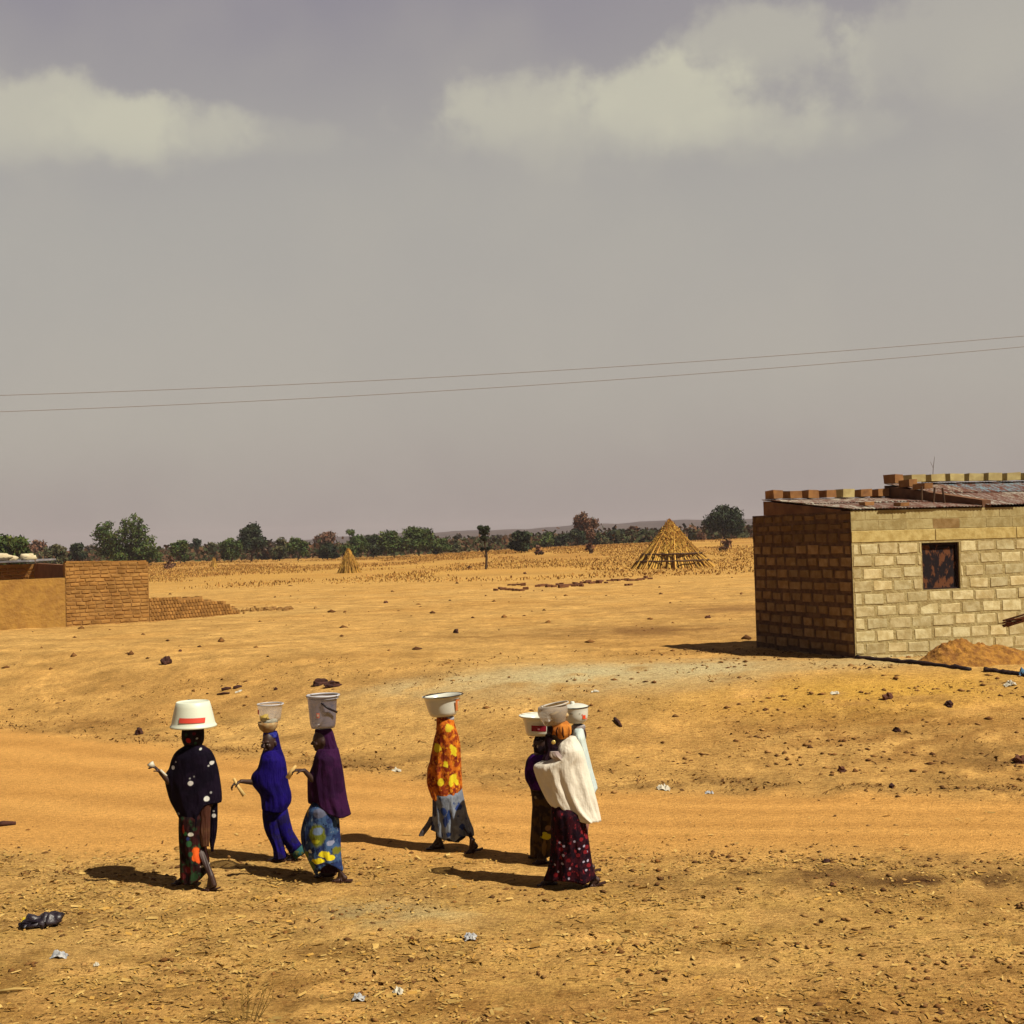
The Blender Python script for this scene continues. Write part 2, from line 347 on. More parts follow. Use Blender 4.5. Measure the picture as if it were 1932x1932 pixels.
def tree(name, px, base, w, top, kind, label, cat='tree', Y=None, prof='dome', n=None, group='trees and bushes along the far edge of the plain'):
    Y = Y or 265.0
    d = ray(px, base); X = d.x*Y; z0 = gz(X, Y)-.05; p = Vector((X, Y, z0))
    zt = W(px, top, Y).z; H = max(zt-z0, 1.5); wd = w*1.15*Y/FP; s = Y/FP
    root = empty(name, p, label, cat, group); m = MB(p); r = random.Random(int(px*7+base))
    th = H*(.28 if prof not in ('bush', 'round') else .12); tr = max(.05*H*.5, .1)
    m.tube([p-Vector((0, 0, .2)), p+Vector((.02*H, 0, th*.6)), p+Vector((-.01*H, 0, th*1.4)), p+Vector((.03*H, .1, H*.75))], [tr*1.3, tr, tr*.75, tr*.2], 8)
    lobes = []; nl = {'dome': 11, 'bush': 8, 'tall': 13, 'big': 34, 'round': 9}[prof]
    for i in range(nl):
        a = r.random()*6.28; hh = r.random()
        if prof == 'tall': q = .55+.45*math.sin(math.pi*min(hh+.15, 1)); rad = .5*q
        elif prof == 'bush': rad = .5*(1-.5*hh)
        elif prof == 'round': rad = .5*math.sin(math.pi*(.36+.5*hh))
        else: rad = .5*math.sqrt(max(1-(hh*.9)**2, .05))
        q = rad*r.uniform(.35, .8); zc = th*.9+(H-th*.9)*(hh*.78+.06); lr = wd*r.uniform(.15, .25); lz = min(H*.2, lr*.9)
        c = (math.cos(a)*q*wd, math.sin(a)*q*wd, min(zc, H-lz*.8)); lobes.append((*c, lr, lr, lz))
        m.tube([p+Vector((0, 0, th*r.uniform(.7, 1.2))), p+Vector((c[0]*.5, c[1]*.5, c[2]*.65)), p+Vector(c)], [tr*.5, tr*.3, tr*.1], 5)
    lobes.append((0, 0, H*.9, wd*.14, wd*.14, H*.1))
    m.build('trunk', BARK, root)
    n = n or int(380+ w*(base-top)*1.35)
    leaf_mesh('crown', lobes, n, max(.22, 1.9*s), root, LEAF[kind])
    return root
TR = [
 ('tree', 18, 1062, 78, 1013, 'green', 'pale green spreading tree behind the flat roofed mud hut, at the left edge', 'dome', 150),
 ('bare_tree', 68, 1060, 42, 1019, 'brown', 'hazy reddish bare tree between the pale green tree and a round bush', 'dome', 330),
 ('bush', 105, 1060, 48, 1027, 'olive', 'round olive bush standing above the smooth part of the mud wall', 'round', 240),
 ('bush', 146, 1059, 30, 1024, 'dark', 'small dark upright bush between the round olive bush and the biggest tree', 'round', 250),
 ('bush', 172, 1058, 26, 1029, 'grey', 'faint grey bush touching the left side of the biggest tree', 'bush', 420),
 ('bush', 340, 1063, 40, 1021, 'green', 'ragged green bush just right of the biggest tree', 'bush', 250),
 ('bush', 368, 1050, 28, 1016, 'dark', 'small dark bush behind the ragged green one, right of the biggest tree', 'round', 340),
 ('bush', 400, 1052, 42, 1023, 'olive', 'low olive bush left of the tall dark twin crowned tree', 'bush', 330),
 ('bush', 436, 1057, 40, 1014, 'green', 'bushy tree leaning against the left side of the tall dark tree', 'dome', 260),
 ('tree', 474, 1052, 52, 989, 'dark', 'tall dark tree with a two peaked crown, above the dome bushes', 'tall', 270),
 ('bush', 505, 1052, 30, 1020, 'grey', 'small grey green bush under the right side of the tall dark tree', 'bush', 300),
 ('bush', 527, 1056, 36, 1017, 'olive', 'first of two even olive bushes right of the tall dark tree', 'bush', 265),
 ('bush', 562, 1056, 38, 1015, 'green', 'second of two even bushes right of the tall dark tree, greener', 'dome', 262),
 ('bare_tree', 615, 1050, 44, 1003, 'brown', 'brown leafless dome shaped tree standing behind dark bushes', 'dome', 330),
 ('bush', 618, 1053, 46, 1026, 'dark', 'dark low bush in front of the brown dome shaped tree', 'bush', 262),
 ('tree', 663, 1054, 56, 999, 'green', 'leafy green tree right behind the tip of the small straw cone', 'dome', 258),
 ('bush', 705, 1053, 42, 1010, 'dark', 'dark bush filling the gap between two leafy green trees', 'dome', 270),
 ('tree', 743, 1054, 56, 1001, 'green', 'broad leafy green tree in the middle of the long green clump', 'dome', 258),
 ('tree', 790, 1052, 68, 996, 'green', 'highest rounded tree of the long green clump', 'dome', 262),
 ('bush', 834, 1051, 40, 1017, 'green', 'sloping green bush at the right end of the long clump', 'bush', 265),
 ('bush', 861, 1049, 28, 1028, 'olive', 'tiny olive bush beyond the right end of the long clump', 'bush', 280),
 ('bush', 866, 1033, 22, 1008, 'grey', 'hazy dark round crown far behind the tiny olive bush', 'round', 480),
 ('bush', 896, 1038, 32, 1014, 'olive', 'hazy olive bush immediately left of the pole like pollarded tree', 'round', 380),
 ('bush', 942, 1042, 44, 1010, 'grey', 'hazy brownish bush immediately right of the pole like pollarded tree', 'bush', 360),
 ('tree', 984, 1058, 44, 1004, 'dark', 'dark narrow tree standing alone in front of the line, right of the pollarded tree', 'tall', 215),
 ('bush', 1034, 1040, 50, 1004, 'green', 'broad dark green bush left of the tall red brown tree', 'bush', 300),
 ('bush', 1066, 1038, 36, 1008, 'dark', 'dark bush at the left foot of the tall red brown tree', 'dome', 300),
 ('bare_tree', 1102, 1036, 48, 966, 'brown', 'tall red brown leafless tree rising above the hill line', 'tall', 290),
 ('bush', 1090, 1036, 32, 1000, 'dark', 'dark green bush right in front of the red brown tree trunk', 'dome', 280),
 ('bush', 1130, 1034, 38, 1008, 'olive', 'olive bush at the right foot of the red brown tree', 'bush', 300),
 ('bush', 1163, 1033, 46, 1000, 'dark', 'dark rounded bush halfway between red brown tree and big stalk stack', 'dome', 310),
 ('bare_tree', 1196, 1030, 26, 993, 'brown', 'thin brown bare tree just left of the big stalk stack', 'dome', 340),
 ('bush', 1216, 1030, 28, 1002, 'dark', 'dark bush touching the left slope of the big stalk stack', 'round', 310),
 ('bush', 1309, 1024, 26, 1000, 'olive', 'small olive bush showing over the right slope of the big stalk stack', 'round', 300),
 ('bush', 1324, 1024, 20, 1005, 'brown', 'small brown bush between stalk stack and the dark round tree', 'bush', 290),
 ('tree', 1366, 1021, 74, 953, 'dark', 'big dark round crowned tree just left of the block house', 'round', 262),
 ('dry_shrub', 1370, 1053, 30, 1030, 'brown', 'thin brown leafless shrub in the dry field below the dark round tree', 'bush', 165),
 ('dry_shrub', 1016, 1054, 18, 1032, 'brown', 'small rusty shrub right of the lone dark narrow tree', 'bush', 190),
 ('dry_shrub', 1113, 1058, 14, 1030, 'brown', 'spindly brown shrub in the dry field under the red brown tree', 'bush', 180),
 ('dry_shrub', 318, 1066, 26, 1048, 'brown', 'rusty low shrub at the right foot of the biggest tree', 'bush', 190),
]
for (nm, px, base, w, top, kind, lab, prof, Y) in TR:
    tree(nm, px, base, w, top, kind, lab, 'shrub' if 'shrub' in nm else ('bush' if nm == 'bush' else 'tree'), Y, prof, n=(110 if nm == 'dry_shrub' else None))
# the biggest tree, two peaks, spreading to the right
def big_tree():
    Y = 230; s = Y/FP; X = ray(240, 1060).x*Y; z0 = gz(X, Y); p = Vector((X, Y, z0))
    root = empty('tree', p, 'biggest tree, dark green with two ragged peaks, behind the mud brick wall', 'tree', 'trees and bushes along the far edge of the plain')
    L = []; m = MB(p)
    for (zx, zy, r) in [(760, 270, 55), (800, 230, 60), (820, 185, 38), (850, 280, 70), (800, 340, 85), (900, 350, 90), (960, 260, 70), (950, 170, 38), (1020, 200, 65), (1025, 130, 34), (1085, 155, 32), (1080, 230, 60), (1060, 300, 85),
                      (1000, 380, 90), (1120, 370, 80), (1180, 400, 60), (1140, 300, 45), (870, 420, 80), (1100, 440, 70), (1200, 440, 45), (780, 400, 50), (930, 430, 80), (1020, 450, 70)]:
        w = W(zx/4.042, (1500+zy/2.542)/1.59, Y)-p; rr = r/4.042*s
        L.append((w.x, random.uniform(-1.6, 1.6), w.z, rr, rr*1.3, rr*.85))
        if zy < 420: m.tube([(p.x+w.x*.1, Y, p.z+1), (p.x+w.x*.6, Y+L[-1][1]*.5, p.z+w.z*.55), (p.x+w.x, Y+L[-1][1], p.z+w.z)], [.2, .12, .04], 5)
    m.tube([p-Vector((0, 0, .3)), p+Vector((0, 0, 1.5)), p+Vector((.3, 0, 4))], [.4, .32, .2], 8); m.build('trunk', BARK, root)
    leaf_mesh('crown', L, 6500, .2, root, LEAF['green'])
big_tree()
def pollard():
    Y = 120; d = ray(917, 1074); g = ground(917, 1074); Y = g.y; s = Y/FP
    root = empty('tree', g, 'pole like pollarded tree with two small stacked tufts on a bare trunk', 'tree', 'trees and bushes along the far edge of the plain')
    m = MB(g); top = W(915, 1000, Y); m.tube([g-Vector((0, 0, .2)), W(918, 1050, Y), W(915, 1025, Y), top], [.14, .12, .1, .05], 7)
    m.tube([W(917, 1052, Y), W(910, 1040, Y)], [.06, .02], 5); m.tube([W(917, 1046, Y), W(923, 1034, Y)], [.06, .02], 5); m.build('trunk', BARK, root)
    L = [(0+(x-917)*s, 0, W(x, y, Y).z-g.z, a*s, a*s, b*s) for x, y, a, b in ((909, 996, 6, 5), (920, 998, 7, 6), (915, 1003, 8, 7), (914, 1015, 7, 5), (911, 1036, 4, 3), (922, 1034, 4, 3))]
    leaf_mesh('crown', L, 900, .12, root, LEAF['dark'])
pollard()
# distant scrub: countless low bushes far off
def scrub():
    n = 46000; Y = 300+rng.random(n)**1.1*1300; u = (rng.random(n)-.5)*1.2; X = u*Y
    Zg = terr(X, Y, False); dens = fbm(X*.012, Y*.006, 111); keep = dens > .36; X, Y, Zg = X[keep], Y[keep], Zg[keep]; n = len(X)
    k = 9; c = np.repeat(np.stack([X, Y, Zg], 1), k, 0); c = c+rng.normal(size=c.shape)*np.array([[1.5, 1.2, .9]])+np.array([[0, 0, 1.6]])
    s = (.6+rng.random((n*k, 1)))*(.2+.0006*c[:, 1:2]); a = rdir(n*k)*s; b = np.cross(rdir(n*k), a)
    tone = np.repeat(np.where(rng.random((n, 1)) < .55, np.array([[.75, 1.0, .6]]), np.array([[1.7, 1.0, .8]]))*(.6+.6*rng.random((n, 1))), k, 0)
    v, f, cc = quads(c, a, b*.8, tone)
    m = mottled('far_scrub', (.06, .055, .03), (.09, .07, .04), .05, attr=True)
    tag(link('distant_scrub', npmesh('distant_scrub', v, f, cc), m), 'hazy brown and green scrub far off under the hills', 'scrub', kind='stuff')
scrub()
# dry field stalks
def stalks():
    n = 110000; Y = 88+rng.random(n)**.8*190; X = (rng.random(n)-.5)*Y*1.1
    keep = fbm(X*.10, Y*.035, 121) > .38+.14*rng.random(n); X, Y = X[keep], Y[keep]; n = len(X); Z = terr(X, Y, False)
    h = (.03+.11*rng.random((n, 1))**2)*(.6+.0016*Y[:, None]); c = np.stack([X, Y, Z], 1)+h*np.array([[0, 0, .9]])
    a = np.zeros((n, 3)); a[:, 0] = .025+.0002*Y*rng.random(n); a[:, 1] = rng.normal(size=n)*.04; b = np.concatenate([rng.normal(size=(n, 2))*.2*h, h], 1)
    pal = np.array([[1.15, 1.25, 1.2], [.85, .8, .8], [1.05, 1.0, .95], [1.25, 1.35, 1.4]]); cc = pal[rng.integers(0, 4, n)]*(.75+.4*rng.random((n, 1)))
    v, f, cc = quads(c, a, b, cc); m = mottled('dry_stalks', (.46, .25, .06), (.40, .20, .05), .3, attr=True)
    tag(link('dry_stalks', npmesh('dry_stalks', v, f, cc), m), 'dry yellow stubble and stalks over the far field', 'stubble', kind='stuff')
stalks()
# ------------------------------------------------------------------ litter and tufts on the near ground
def litter():
    # straw flakes
    n = 42000; Y = 7.5+rng.random(n)**.9*8.5; X = (rng.random(n)-.5)*(Y*.95+2); d = fbm(X*1.1, Y*1.6, 131)
    w = (d-.3)*2.2*(1-.93*road(X, Y)); keep = rng.random(n) < w; X, Y = X[keep], Y[keep]; n = len(X)
    L = (.008+.05*rng.random((n, 1))**4); th = rng.random(n)*6.28; a = np.stack([np.cos(th), np.sin(th), rng.normal(size=n)*.12], 1)*L
    b = np.stack([-np.sin(th), np.cos(th), rng.normal(size=n)*.5], 1)*(.003+.009*rng.random((n, 1)))
    c = np.stack([X, Y, terr(X, Y)+.008+.01*rng.random(n)], 1)
    pal = np.array([[1.0, 1.0, 1.0], [1.15, 1.2, 1.3], [.8, .7, .6], [1.0, .9, .7]]); cc = pal[rng.integers(0, 4, n)]*(.7+.45*rng.random((n, 1)))
    v, f, cc = quads(c, a, b, cc); m = mottled('straw', (.56, .36, .11), (.46, .28, .07), 9, attr=True)
    tag(link('straw_litter', npmesh('straw_litter', v, f, cc), m), 'pale straw flakes strewn over the near ground', 'straw', kind='stuff')
    # clods and chips: small octahedra
    def clods(name, n, ylo, yhi, size, pal, dens, label, cat, flat=.55):
        Y = ylo+rng.random(n)*(yhi-ylo); X = (rng.random(n)-.5)*(Y*.95+2); keep = rng.random(n) < dens(X, Y); X, Y = X[keep], Y[keep]; n = len(X)
        s = size*(.35+rng.random(n)**4*2.1); th = rng.random(n)*6.28; base = np.array([[1, 0, 0], [0, 1, 0], [-1, 0, 0], [0, -1, 0], [0, 0, 1], [0, 0, -1]], float)
        V = base[None]*(.6+.8*rng.random((n, 6, 1)))*s[:, None, None]; V[..., 0] *= 1.35; V[..., 2] *= flat
        cs, sn = np.cos(th)[:, None], np.sin(th)[:, None]; x = V[..., 0]*cs-V[..., 1]*sn; y = V[..., 0]*sn+V[..., 1]*cs
        V = np.stack([x+X[:, None], y+Y[:, None], V[..., 2]+(terr(X, Y)+s*.15)[:, None]], -1).reshape(-1, 3)
        tri = np.array([[0, 1, 4], [1, 2, 4], [2, 3, 4], [3, 0, 4], [1, 0, 5], [2, 1, 5], [3, 2, 5], [0, 3, 5]]); f = (np.arange(n)*6)[:, None, None]+tri[None]; f = f.reshape(-1, 3)
        pal = np.array(pal); cc = np.repeat(pal[rng.integers(0, len(pal), n)]*(.75+.5*rng.random((n, 1))), 6, 0)
        m = mottled(name+'_soil', (.30, .15, .042), (.22, .105, .03), 20, attr=True)
        tag(link(name, npmesh(name, V, f, cc), m), label, cat, kind='stuff')
    clods('soil_crumbs', 30000, 8, 17, .014, [[1, 1, 1], [.55, .5, .5], [1.6, 1.8, 2.0], [.8, .7, .6]], lambda X, Y: np.clip(sst(.42, .68, fbm(X*1.3, Y*2.0, 141))*.6+1.2*np.exp(-((Y-np.interp(X, RFX, RFY)+.3)/.4)**2)*sst(-1, 3, X), 0, 1)*(1-.95*road(X, Y)), 'brown soil crumbs and chips on the near ground', 'soil crumbs')
    clods('soil_clods', 26000, 16, 30, .024, [[1, 1, 1], [.55, .45, .4], [.8, .7, .6], [1.5, 1.6, 1.7]], lambda X, Y: sst(.45, .7, fbm(X*1.0, Y*1.4, 143))*(1-road(X, Y))*.8*(.15+.85*sst(1, 6, X)), 'brown clods dotting the rise behind the road', 'soil clods')
    clods('field_stones', 900, 30, 95, .055, [[.6, .5, .45], [.45, .35, .35], [.9, .8, .7]], lambda X, Y: .55+0*X, 'small dark stones dotting the open sand', 'stones', .7)
    # dry tufts along the bank
    n = 110000; Y = 14+rng.random(n)*16; X = (rng.random(n)-.5)*(Y*.95+2)
    bk = np.exp(-((Y-np.interp(X, RBX, RBY)-.4)/.7)**2)*sst(.46, .6, fbm(X*1.7, Y*2.5, 91))+.25*sst(.5, .68, fbm(X*.8, Y*1.2, 151)); bk = bk*(1-road(X, Y))
    keep = rng.random(n) < bk*.6; X, Y = X[keep], Y[keep]; n = len(X); h = .006+.022*rng.random((n, 1))**2
    c = np.stack([X, Y, terr(X, Y)], 1)+h*np.array([[0, 0, .7]]); a = np.stack([rng.normal(size=n), rng.normal(size=n)*.6, np.zeros(n)], 1)*.009; b = np.concatenate([rng.normal(size=(n, 2))*h*.9, h*.8], 1)
    pal = np.array([[.8, .75, .7], [.45, .38, .35], [1.1, 1.05, 1.0]]); cc = pal[rng.integers(0, 3, n)]*(.7+.5*rng.random((n, 1)))
    v, f, cc = quads(c, a, b, cc); m = mottled('dry_tufts', (.34, .19, .05), (.26, .13, .035), 5, attr=True)
    tag(link('dry_grass', npmesh('dry_grass', v, f, cc), m), 'trampled dry grass tufts on the rise behind the road', 'grass', kind='stuff')
litter()
exec_people = True
# ------------------------------------------------------------------ block house
def inter(p, d, q, e):
    k = ((q[0]-p[0])*e[1]-(q[1]-p[1])*e[0])/(d[0]*e[1]-d[1]*e[0]); return (p[0]+d[0]*k, p[1]+d[1]*k)
class Wall:
    """footprint line p0->p1 seen from outside; n = outward normal"""
    def __init__(s, p0, p1, out):
        s.p0 = Vector(p0); s.p1 = Vector(p1); s.L = (s.p1-s.p0).length; s.d = (s.p1-s.p0)/s.L
        n = Vector((s.d.y, -s.d.x)); s.n = n if n.dot(Vector(out)) > 0 else -n
    def P(s, u, z, o=0): q = s.p0+s.d*u+s.n*o; return (q.x, q.y, z)
    def panel(s, m, u0, u1, z0, z1, o, bev, tone, jit=.006):
        r = lambda: random.uniform(-jit, jit)
        A = [s.P(u0, z0, -.01), s.P(u1, z0, -.01), s.P(u1, z1, -.01), s.P(u0, z1, -.01)]
        B = [s.P(u0+bev+r(), z0+bev+r(), o+r()*.5), s.P(u1-bev+r(), z0+bev+r(), o+r()*.5), s.P(u1-bev+r(), z1-bev+r(), o+r()*.5), s.P(u0+bev+r(), z1-bev+r(), o+r()*.5)]
        m.add(A+B, [(4, 5, 6, 7), (0, 1, 5, 4), (1, 2, 6, 5), (2, 3, 7, 6), (3, 0, 4, 7)], tone)
def courses(m, w, z0, hs, bl, gap, tones, open_=None, u_end=None, slope=0, jit=.006, o=.014):
    z = z0; L = u_end or w.L
    for ci, h in enumerate(hs):
        le = bl*random.uniform(.92, 1.08); u = -le*(.5 if ci % 2 else 0)*random.uniform(.8, 1.2); tn = tones(ci)
        if tn is None: z += h; continue
        while u < L-.04:
            ln = le*random.uniform(.93, 1.07); a, b = max(u, 0), min(u+ln, L); u += ln
            segs = [(a, b)]
            if open_ and z+h*.5 > open_[2] and z+h*.5 < open_[3]: segs = [(a, min(b, open_[0])), (max(a, open_[1]), b)]
            for a_, b_ in segs:
                if b_-a_ < .07: continue
                g = gap*random.uniform(.6, 1.4)/2; k = random.uniform(.80, 1.14); w_ = random.uniform(-.03, .03)
                w.panel(m, a_+g, b_-g, z+gap*.5*random.uniform(.6, 1.5), z+h-gap*.5*random.uniform(.6, 1.5), o*random.uniform(.7, 1.3), .012, tuple(c*k*(1+w_*j) for j, c in enumerate(tn)), jit)
        z += h
C0 = W(1614, 1237, 26.2); ZB = C0.z; fdir = Vector((math.cos(R(13)), math.sin(R(13)))); gdir = Vector((-1.37, 3.4)).normalized()
c0 = Vector((C0.x, C0.y)); HB = 2.96; ZT = ZB+HB
def BP(s, t_, z): q = c0+fdir*s+gdir*t_; return Vector((q.x, q.y, z))
BLOCK = mottled('sandcrete_block', (.70, .61, .34), (.52, .42, .20), 6, .95, .01, attr=True, spec=.05)
MORT = mottled('wall_mortar', (.40, .30, .13), (.52, .42, .20), 9, .97, .02, spec=.05)
RUST = mat('rusty_roof_iron', (.3, .15, .1), .6, metal=.0, spec=.4); t = NT(RUST); v = t.scl(t.obj(), (9, .8, 1))
a_ = t.n('ShaderNodeAttribute', attribute_name='tone').outputs['Color']
t.base(t.mix(t.ramp(t.noise(v, 2.2, 6, .65), .36, .58), t.mix(1, (.50, .47, .40), a_, 'MULTIPLY'), (.15, .05, .028)))
DARKW = mottled('old_timber', (.13, .07, .035), (.07, .035, .02), 5)
def block_house():
    root = empty('block_house', (C0.x, C0.y, ZB), 'unfinished cream block house with rusty iron roof and one small window', 'house')
    org = (C0.x, C0.y, ZB); z0 = ZB-.25; SL = 3.67; FL = 9.0; TH = .2
    nf = Vector((fdir.y, -fdir.x)); ns = Vector((-gdir.y, gdir.x))
    if ns.x > 0: ns = -ns
    # footprints with mitred corner
    fi = c0-nf*TH; si = c0-ns*TH; cor = inter(fi, fdir, si, gdir)
    uw0 = None
    dW = ray(1740, 1060); w = Wall(c0, c0+fdir*FL, nf)
    def u_of(px): # intersection of view column with the front line
        r = ray(px, 1060); q = inter((0, 0), (r.x, 1), (c0.x, c0.y), (fdir.x, fdir.y)); return (Vector(q)-c0).length
    ua, ub = u_of(1740), u_of(1810.5); Ya = (c0+fdir*ua).y; zlo = W(1775, 1112, Ya).z; zhi = W(1775, 1023.5, Ya).z
    fm = MB(org)
    def seg(a, b, za, zb, first=False):
        p, q = c0+fdir*a, c0+fdir*b; pi, qi = p-nf*TH, q-nf*TH
        if first: pi = Vector(cor)
        fm.prism([p, q, qi, pi], za, zb)
    seg(0, ua, z0, ZT, True); seg(ua, ub, z0, zlo); seg(ua, ub, zhi, ZT); seg(ub, FL, z0, ZT)
    fm.build('wall', MORT, root)
    hs = [.25]+[.252]*9+[.25, .21, .20]; hs = [h*(ZT-z0)/sum(hs) for h in hs]
    bm_ = MB(org)
    def tones(ci):
        if ci == 10: return (.98, .86, .66)
        if ci > 10: return (.80, .76, .72)
        return (1.12, 1.1, 1.12)
    hb = hs[:10]; courses(bm_, w, z0, hb, .475, .046, tones, (ua, ub, zlo, zhi), 8.98, jit=.012, o=.007)
    zl = z0+sum(hb)
    # lintel band: long smooth beam, then two plastered courses
    u = 0
    while u < 8.9: w.panel(bm_, u+.002, min(u+1.9, 8.99), zl+.01, zl+hs[10]-.006, .012, .008, (1.0, .90, .66), .004); u += 1.905
    z = zl+hs[10]
    for h, off in ((hs[11], 0), (hs[12], .3)):
        u = -off
        while u < 8.9:
            a, b = max(u, 0), min(u+.62, 8.99); k = random.uniform(.82, 1.0); tn = (.84*k, .80*k, .70*k)
            if abs(a-ua-.15) < .32 and h is hs[11]: tn = (.55, .42, .34)
            w.panel(bm_, a+.002, b-.002, z+.003, z+h-.003, .004, .006, tn, .003); u += .62
        z += h
    bm_.build('block_facing', BLOCK, root, attr=True)
    # side wall, its shade painted into darker block tones and darker raw mortar
    sm = MB(org); q = c0+gdir*SL; sm.prism([c0, Vector(cor), q-ns*TH, q], z0, ZT+0.0); sm.build('wall', mottled('shade_tinted_raw_mortar', (.085, .042, .026), (.16, .085, .045), 7, .97), root)
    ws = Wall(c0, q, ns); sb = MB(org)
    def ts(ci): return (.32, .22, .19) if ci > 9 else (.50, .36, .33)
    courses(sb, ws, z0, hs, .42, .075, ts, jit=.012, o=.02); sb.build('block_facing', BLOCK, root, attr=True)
    # rear and right walls close the shell
    rm = MB(org); a = c0+gdir*SL; b = c0+fdir*FL+gdir*SL; c_ = c0+fdir*FL
    a2 = a-ns*TH-Vector((0, 0)); rm.prism([a-ns*(TH+.002), b, b-gdir*TH, a-ns*(TH+.002)-gdir*TH], z0, ZT-.004)
    rm.prism([b-gdir*(TH+.002), b-gdir*(TH+.002)-fdir*TH, c_-fdir*TH+gdir*(TH+.03), c_+gdir*(TH+.03)], z0, ZT-.004); rm.build('wall', MORT, root)
    # window shutter of rusty sheet, set back in the opening
    wm = MB(org); p = [w.P(ua, zlo, -.09), w.P(ub, zlo, -.09), w.P(ub, zlo, -.11), w.P(ua, zlo, -.11)]
    wm.hexa([*p]+[(x, y, zhi) for x, y, _ in p])
    win = mat('rusty_shutter', (.02, .008, .008), .8); tt = NT(win); vv = tt.scl(tt.obj(), (5, 5, 2.2))
    tt.base(tt.mix(tt.ramp(tt.noise(vv, 1.6, 6, .6), .50, .58), (.008, .003, .006), (.16, .055, .02))); wo = wm.build('window', win, root)
    fr = MB(org)
    for (u0, u1, za, zb) in ((ua, ua+.035, zlo, zhi), (ub-.035, ub, zlo, zhi), (ua+.035, ub-.035, zhi-.05, zhi), (ua+.035, ub-.035, zlo, zlo+.03)):
        p = [w.P(u0, za, -.05), w.P(u1, za, -.05), w.P(u1, za, -.088), w.P(u0, za, -.088)]; fr.hexa(p+[(x, y, zb) for x, y, _ in p])
    f_ = fr.build('window_frame', mat('dark_frame', (.03, .012, .012), .8), wo); 
    # roofs: corrugated sheets
    def sheet(s0, s1, t0, t1, z0_, z1_, tone, col_name='roof_sheet'):
        m = MB(org); nx = max(8, int((s1-s0)/.0190)); ny = 5; vs = []; fs = []
        for j in range(ny+1):
            for i in range(nx+1):
                s_ = s0+(s1-s0)*i/nx; tt_ = t0+(t1-t0)*j/ny; z_ = z0_+(z1_-z0_)*j/ny+.011*math.sin(s_*2*math.pi/.076)
                vs.append(BP(s_, tt_, z_))
        k = len(vs); vs += [v-Vector((0, 0, .004)) for v in vs]
        for j in range(ny):
            for i in range(nx):
                a = j*(nx+1)+i; q4 = (a, a+1, a+nx+2, a+nx+1); fs += [q4, tuple(x+k for x in q4[::-1])]
        m.add(vs, fs, tone); return m.build(col_name, RUST, root, True, True)
    zf1 = ZT+.035; zb1 = ZB+3.30; tb = 3.2
    s = .02; i = 0
    while s < 3.0:
        w_ = .62; e = min(s+w_+.05, 3.04)
        sheet(s, e, -.05+random.uniform(-.03, .03), 1.7, zf1+.004*(i % 2), zf1+(zb1-zf1)*.53, random.choice([(1, 1, 1), (.7, .62, .6), (1.1, 1.15, 1.1)]))
        sheet(s, e, 1.6, tb+.1, zf1+(zb1-zf1)*.5+.02+.004*(i % 2), zb1+.02, random.choice([(1.2, 1.2, 1.15), (.6, .5, .5), (.9, .9, .9)])); s += w_; i += 1
    zf2 = ZT+.06; zb2 = ZB+3.62; s = 3.12; i = 0
    while s < 9.0:
        tone = [(1, 1, 1), (.7, .6, .6), (.9, .85, .8)][i % 3]
        sheet(s, s+.67, -.06+random.uniform(-.02, .02), 1.75, zf2+.004*(i % 2), zf2+(zb2-zf2)*.54, tone)
        sheet(s, s+.67, 1.65, tb+.12, zf2+(zb2-zf2)*.51+.02+.004*(i % 2), zb2+.02, (.45, .75, 1.05) if s > 4.1 else (.9, .85, .8)); s += .62; i += 1
    # wedges of wall under the roofs
    g = MB(org); gx = .0
    def wedge(s0, s1, t0, t1, za, zb): 
        p = [BP(s0, t0, ZT-.0), BP(s1, t0, ZT), BP(s1, t1, ZT), BP(s0, t1, ZT)]
        g.prism([(v.x, v.y) for v in p], ZT+.002, [za, za, zb, zb])
    wedge(.0, .2, .35, 3.2, ZT+.035, zb1-.02)
    wedge(.2, 3.05, 3.02, 3.2, zb1-.02, zb1-.015)
    wedge(3.05, 3.25, .02, 3.2, zf2+.10, zb2-.03); wedge(3.25, 9.0, 3.02, 3.2, zb2-.03, zb2-.02)
    g.build('gable_wall', mottled('brown_block', (.25, .12, .06), (.13, .06, .035), 2.2, .95, .01), root)
    # rough blocks on the cross wall and along the back edges
    br = [mottled('parapet_brown', (.40, .19, .065), (.28, .13, .05), 4, .95, .01), mottled('parapet_cream', (.62, .50, .22), (.5, .38, .16), 5, .95, .01)]
    ang = math.atan2(fdir.y, fdir.x)
    def blk(s_, t_, z_, sx, sy, sz, mi, rz=0):
        p = BP(s_, t_, z_+sz/2); m = MB(org)
        q = [BP(s_-sx/2, t_-sy/2, z_), BP(s_+sx/2, t_-sy/2, z_), BP(s_+sx/2, t_+sy/2, z_), BP(s_-sx/2, t_+sy/2, z_)]; j = lambda: Vector((random.uniform(-.012, .012), random.uniform(-.012, .012), random.uniform(-.012, .012)))
        m.hexa([v_+j() for v_ in q]+[v_+Vector((0, 0, sz))+j() for v_ in q]); m.build('parapet_block', br[mi], root)
    for i in range(7): blk(.22+.44*i, 3.12, zb1+.034, .27+random.uniform(-.04, .03), .34, .185+random.uniform(-.02, .01), [0, 0, 0, 0, 1, 0, 0][i])
    for i in range(12): blk(3.75+.5*i, 3.10, zb2+.036, .36, .34, .175, 1)
    for (t_, zz, l, h) in ((2.95, zb2+.01, .42, .2), (2.45, zb2-.10, .38, .16), (1.95, zb2-.17, .4, .12)): blk(3.11, t_, zz-.0, .2, l, h, 0)
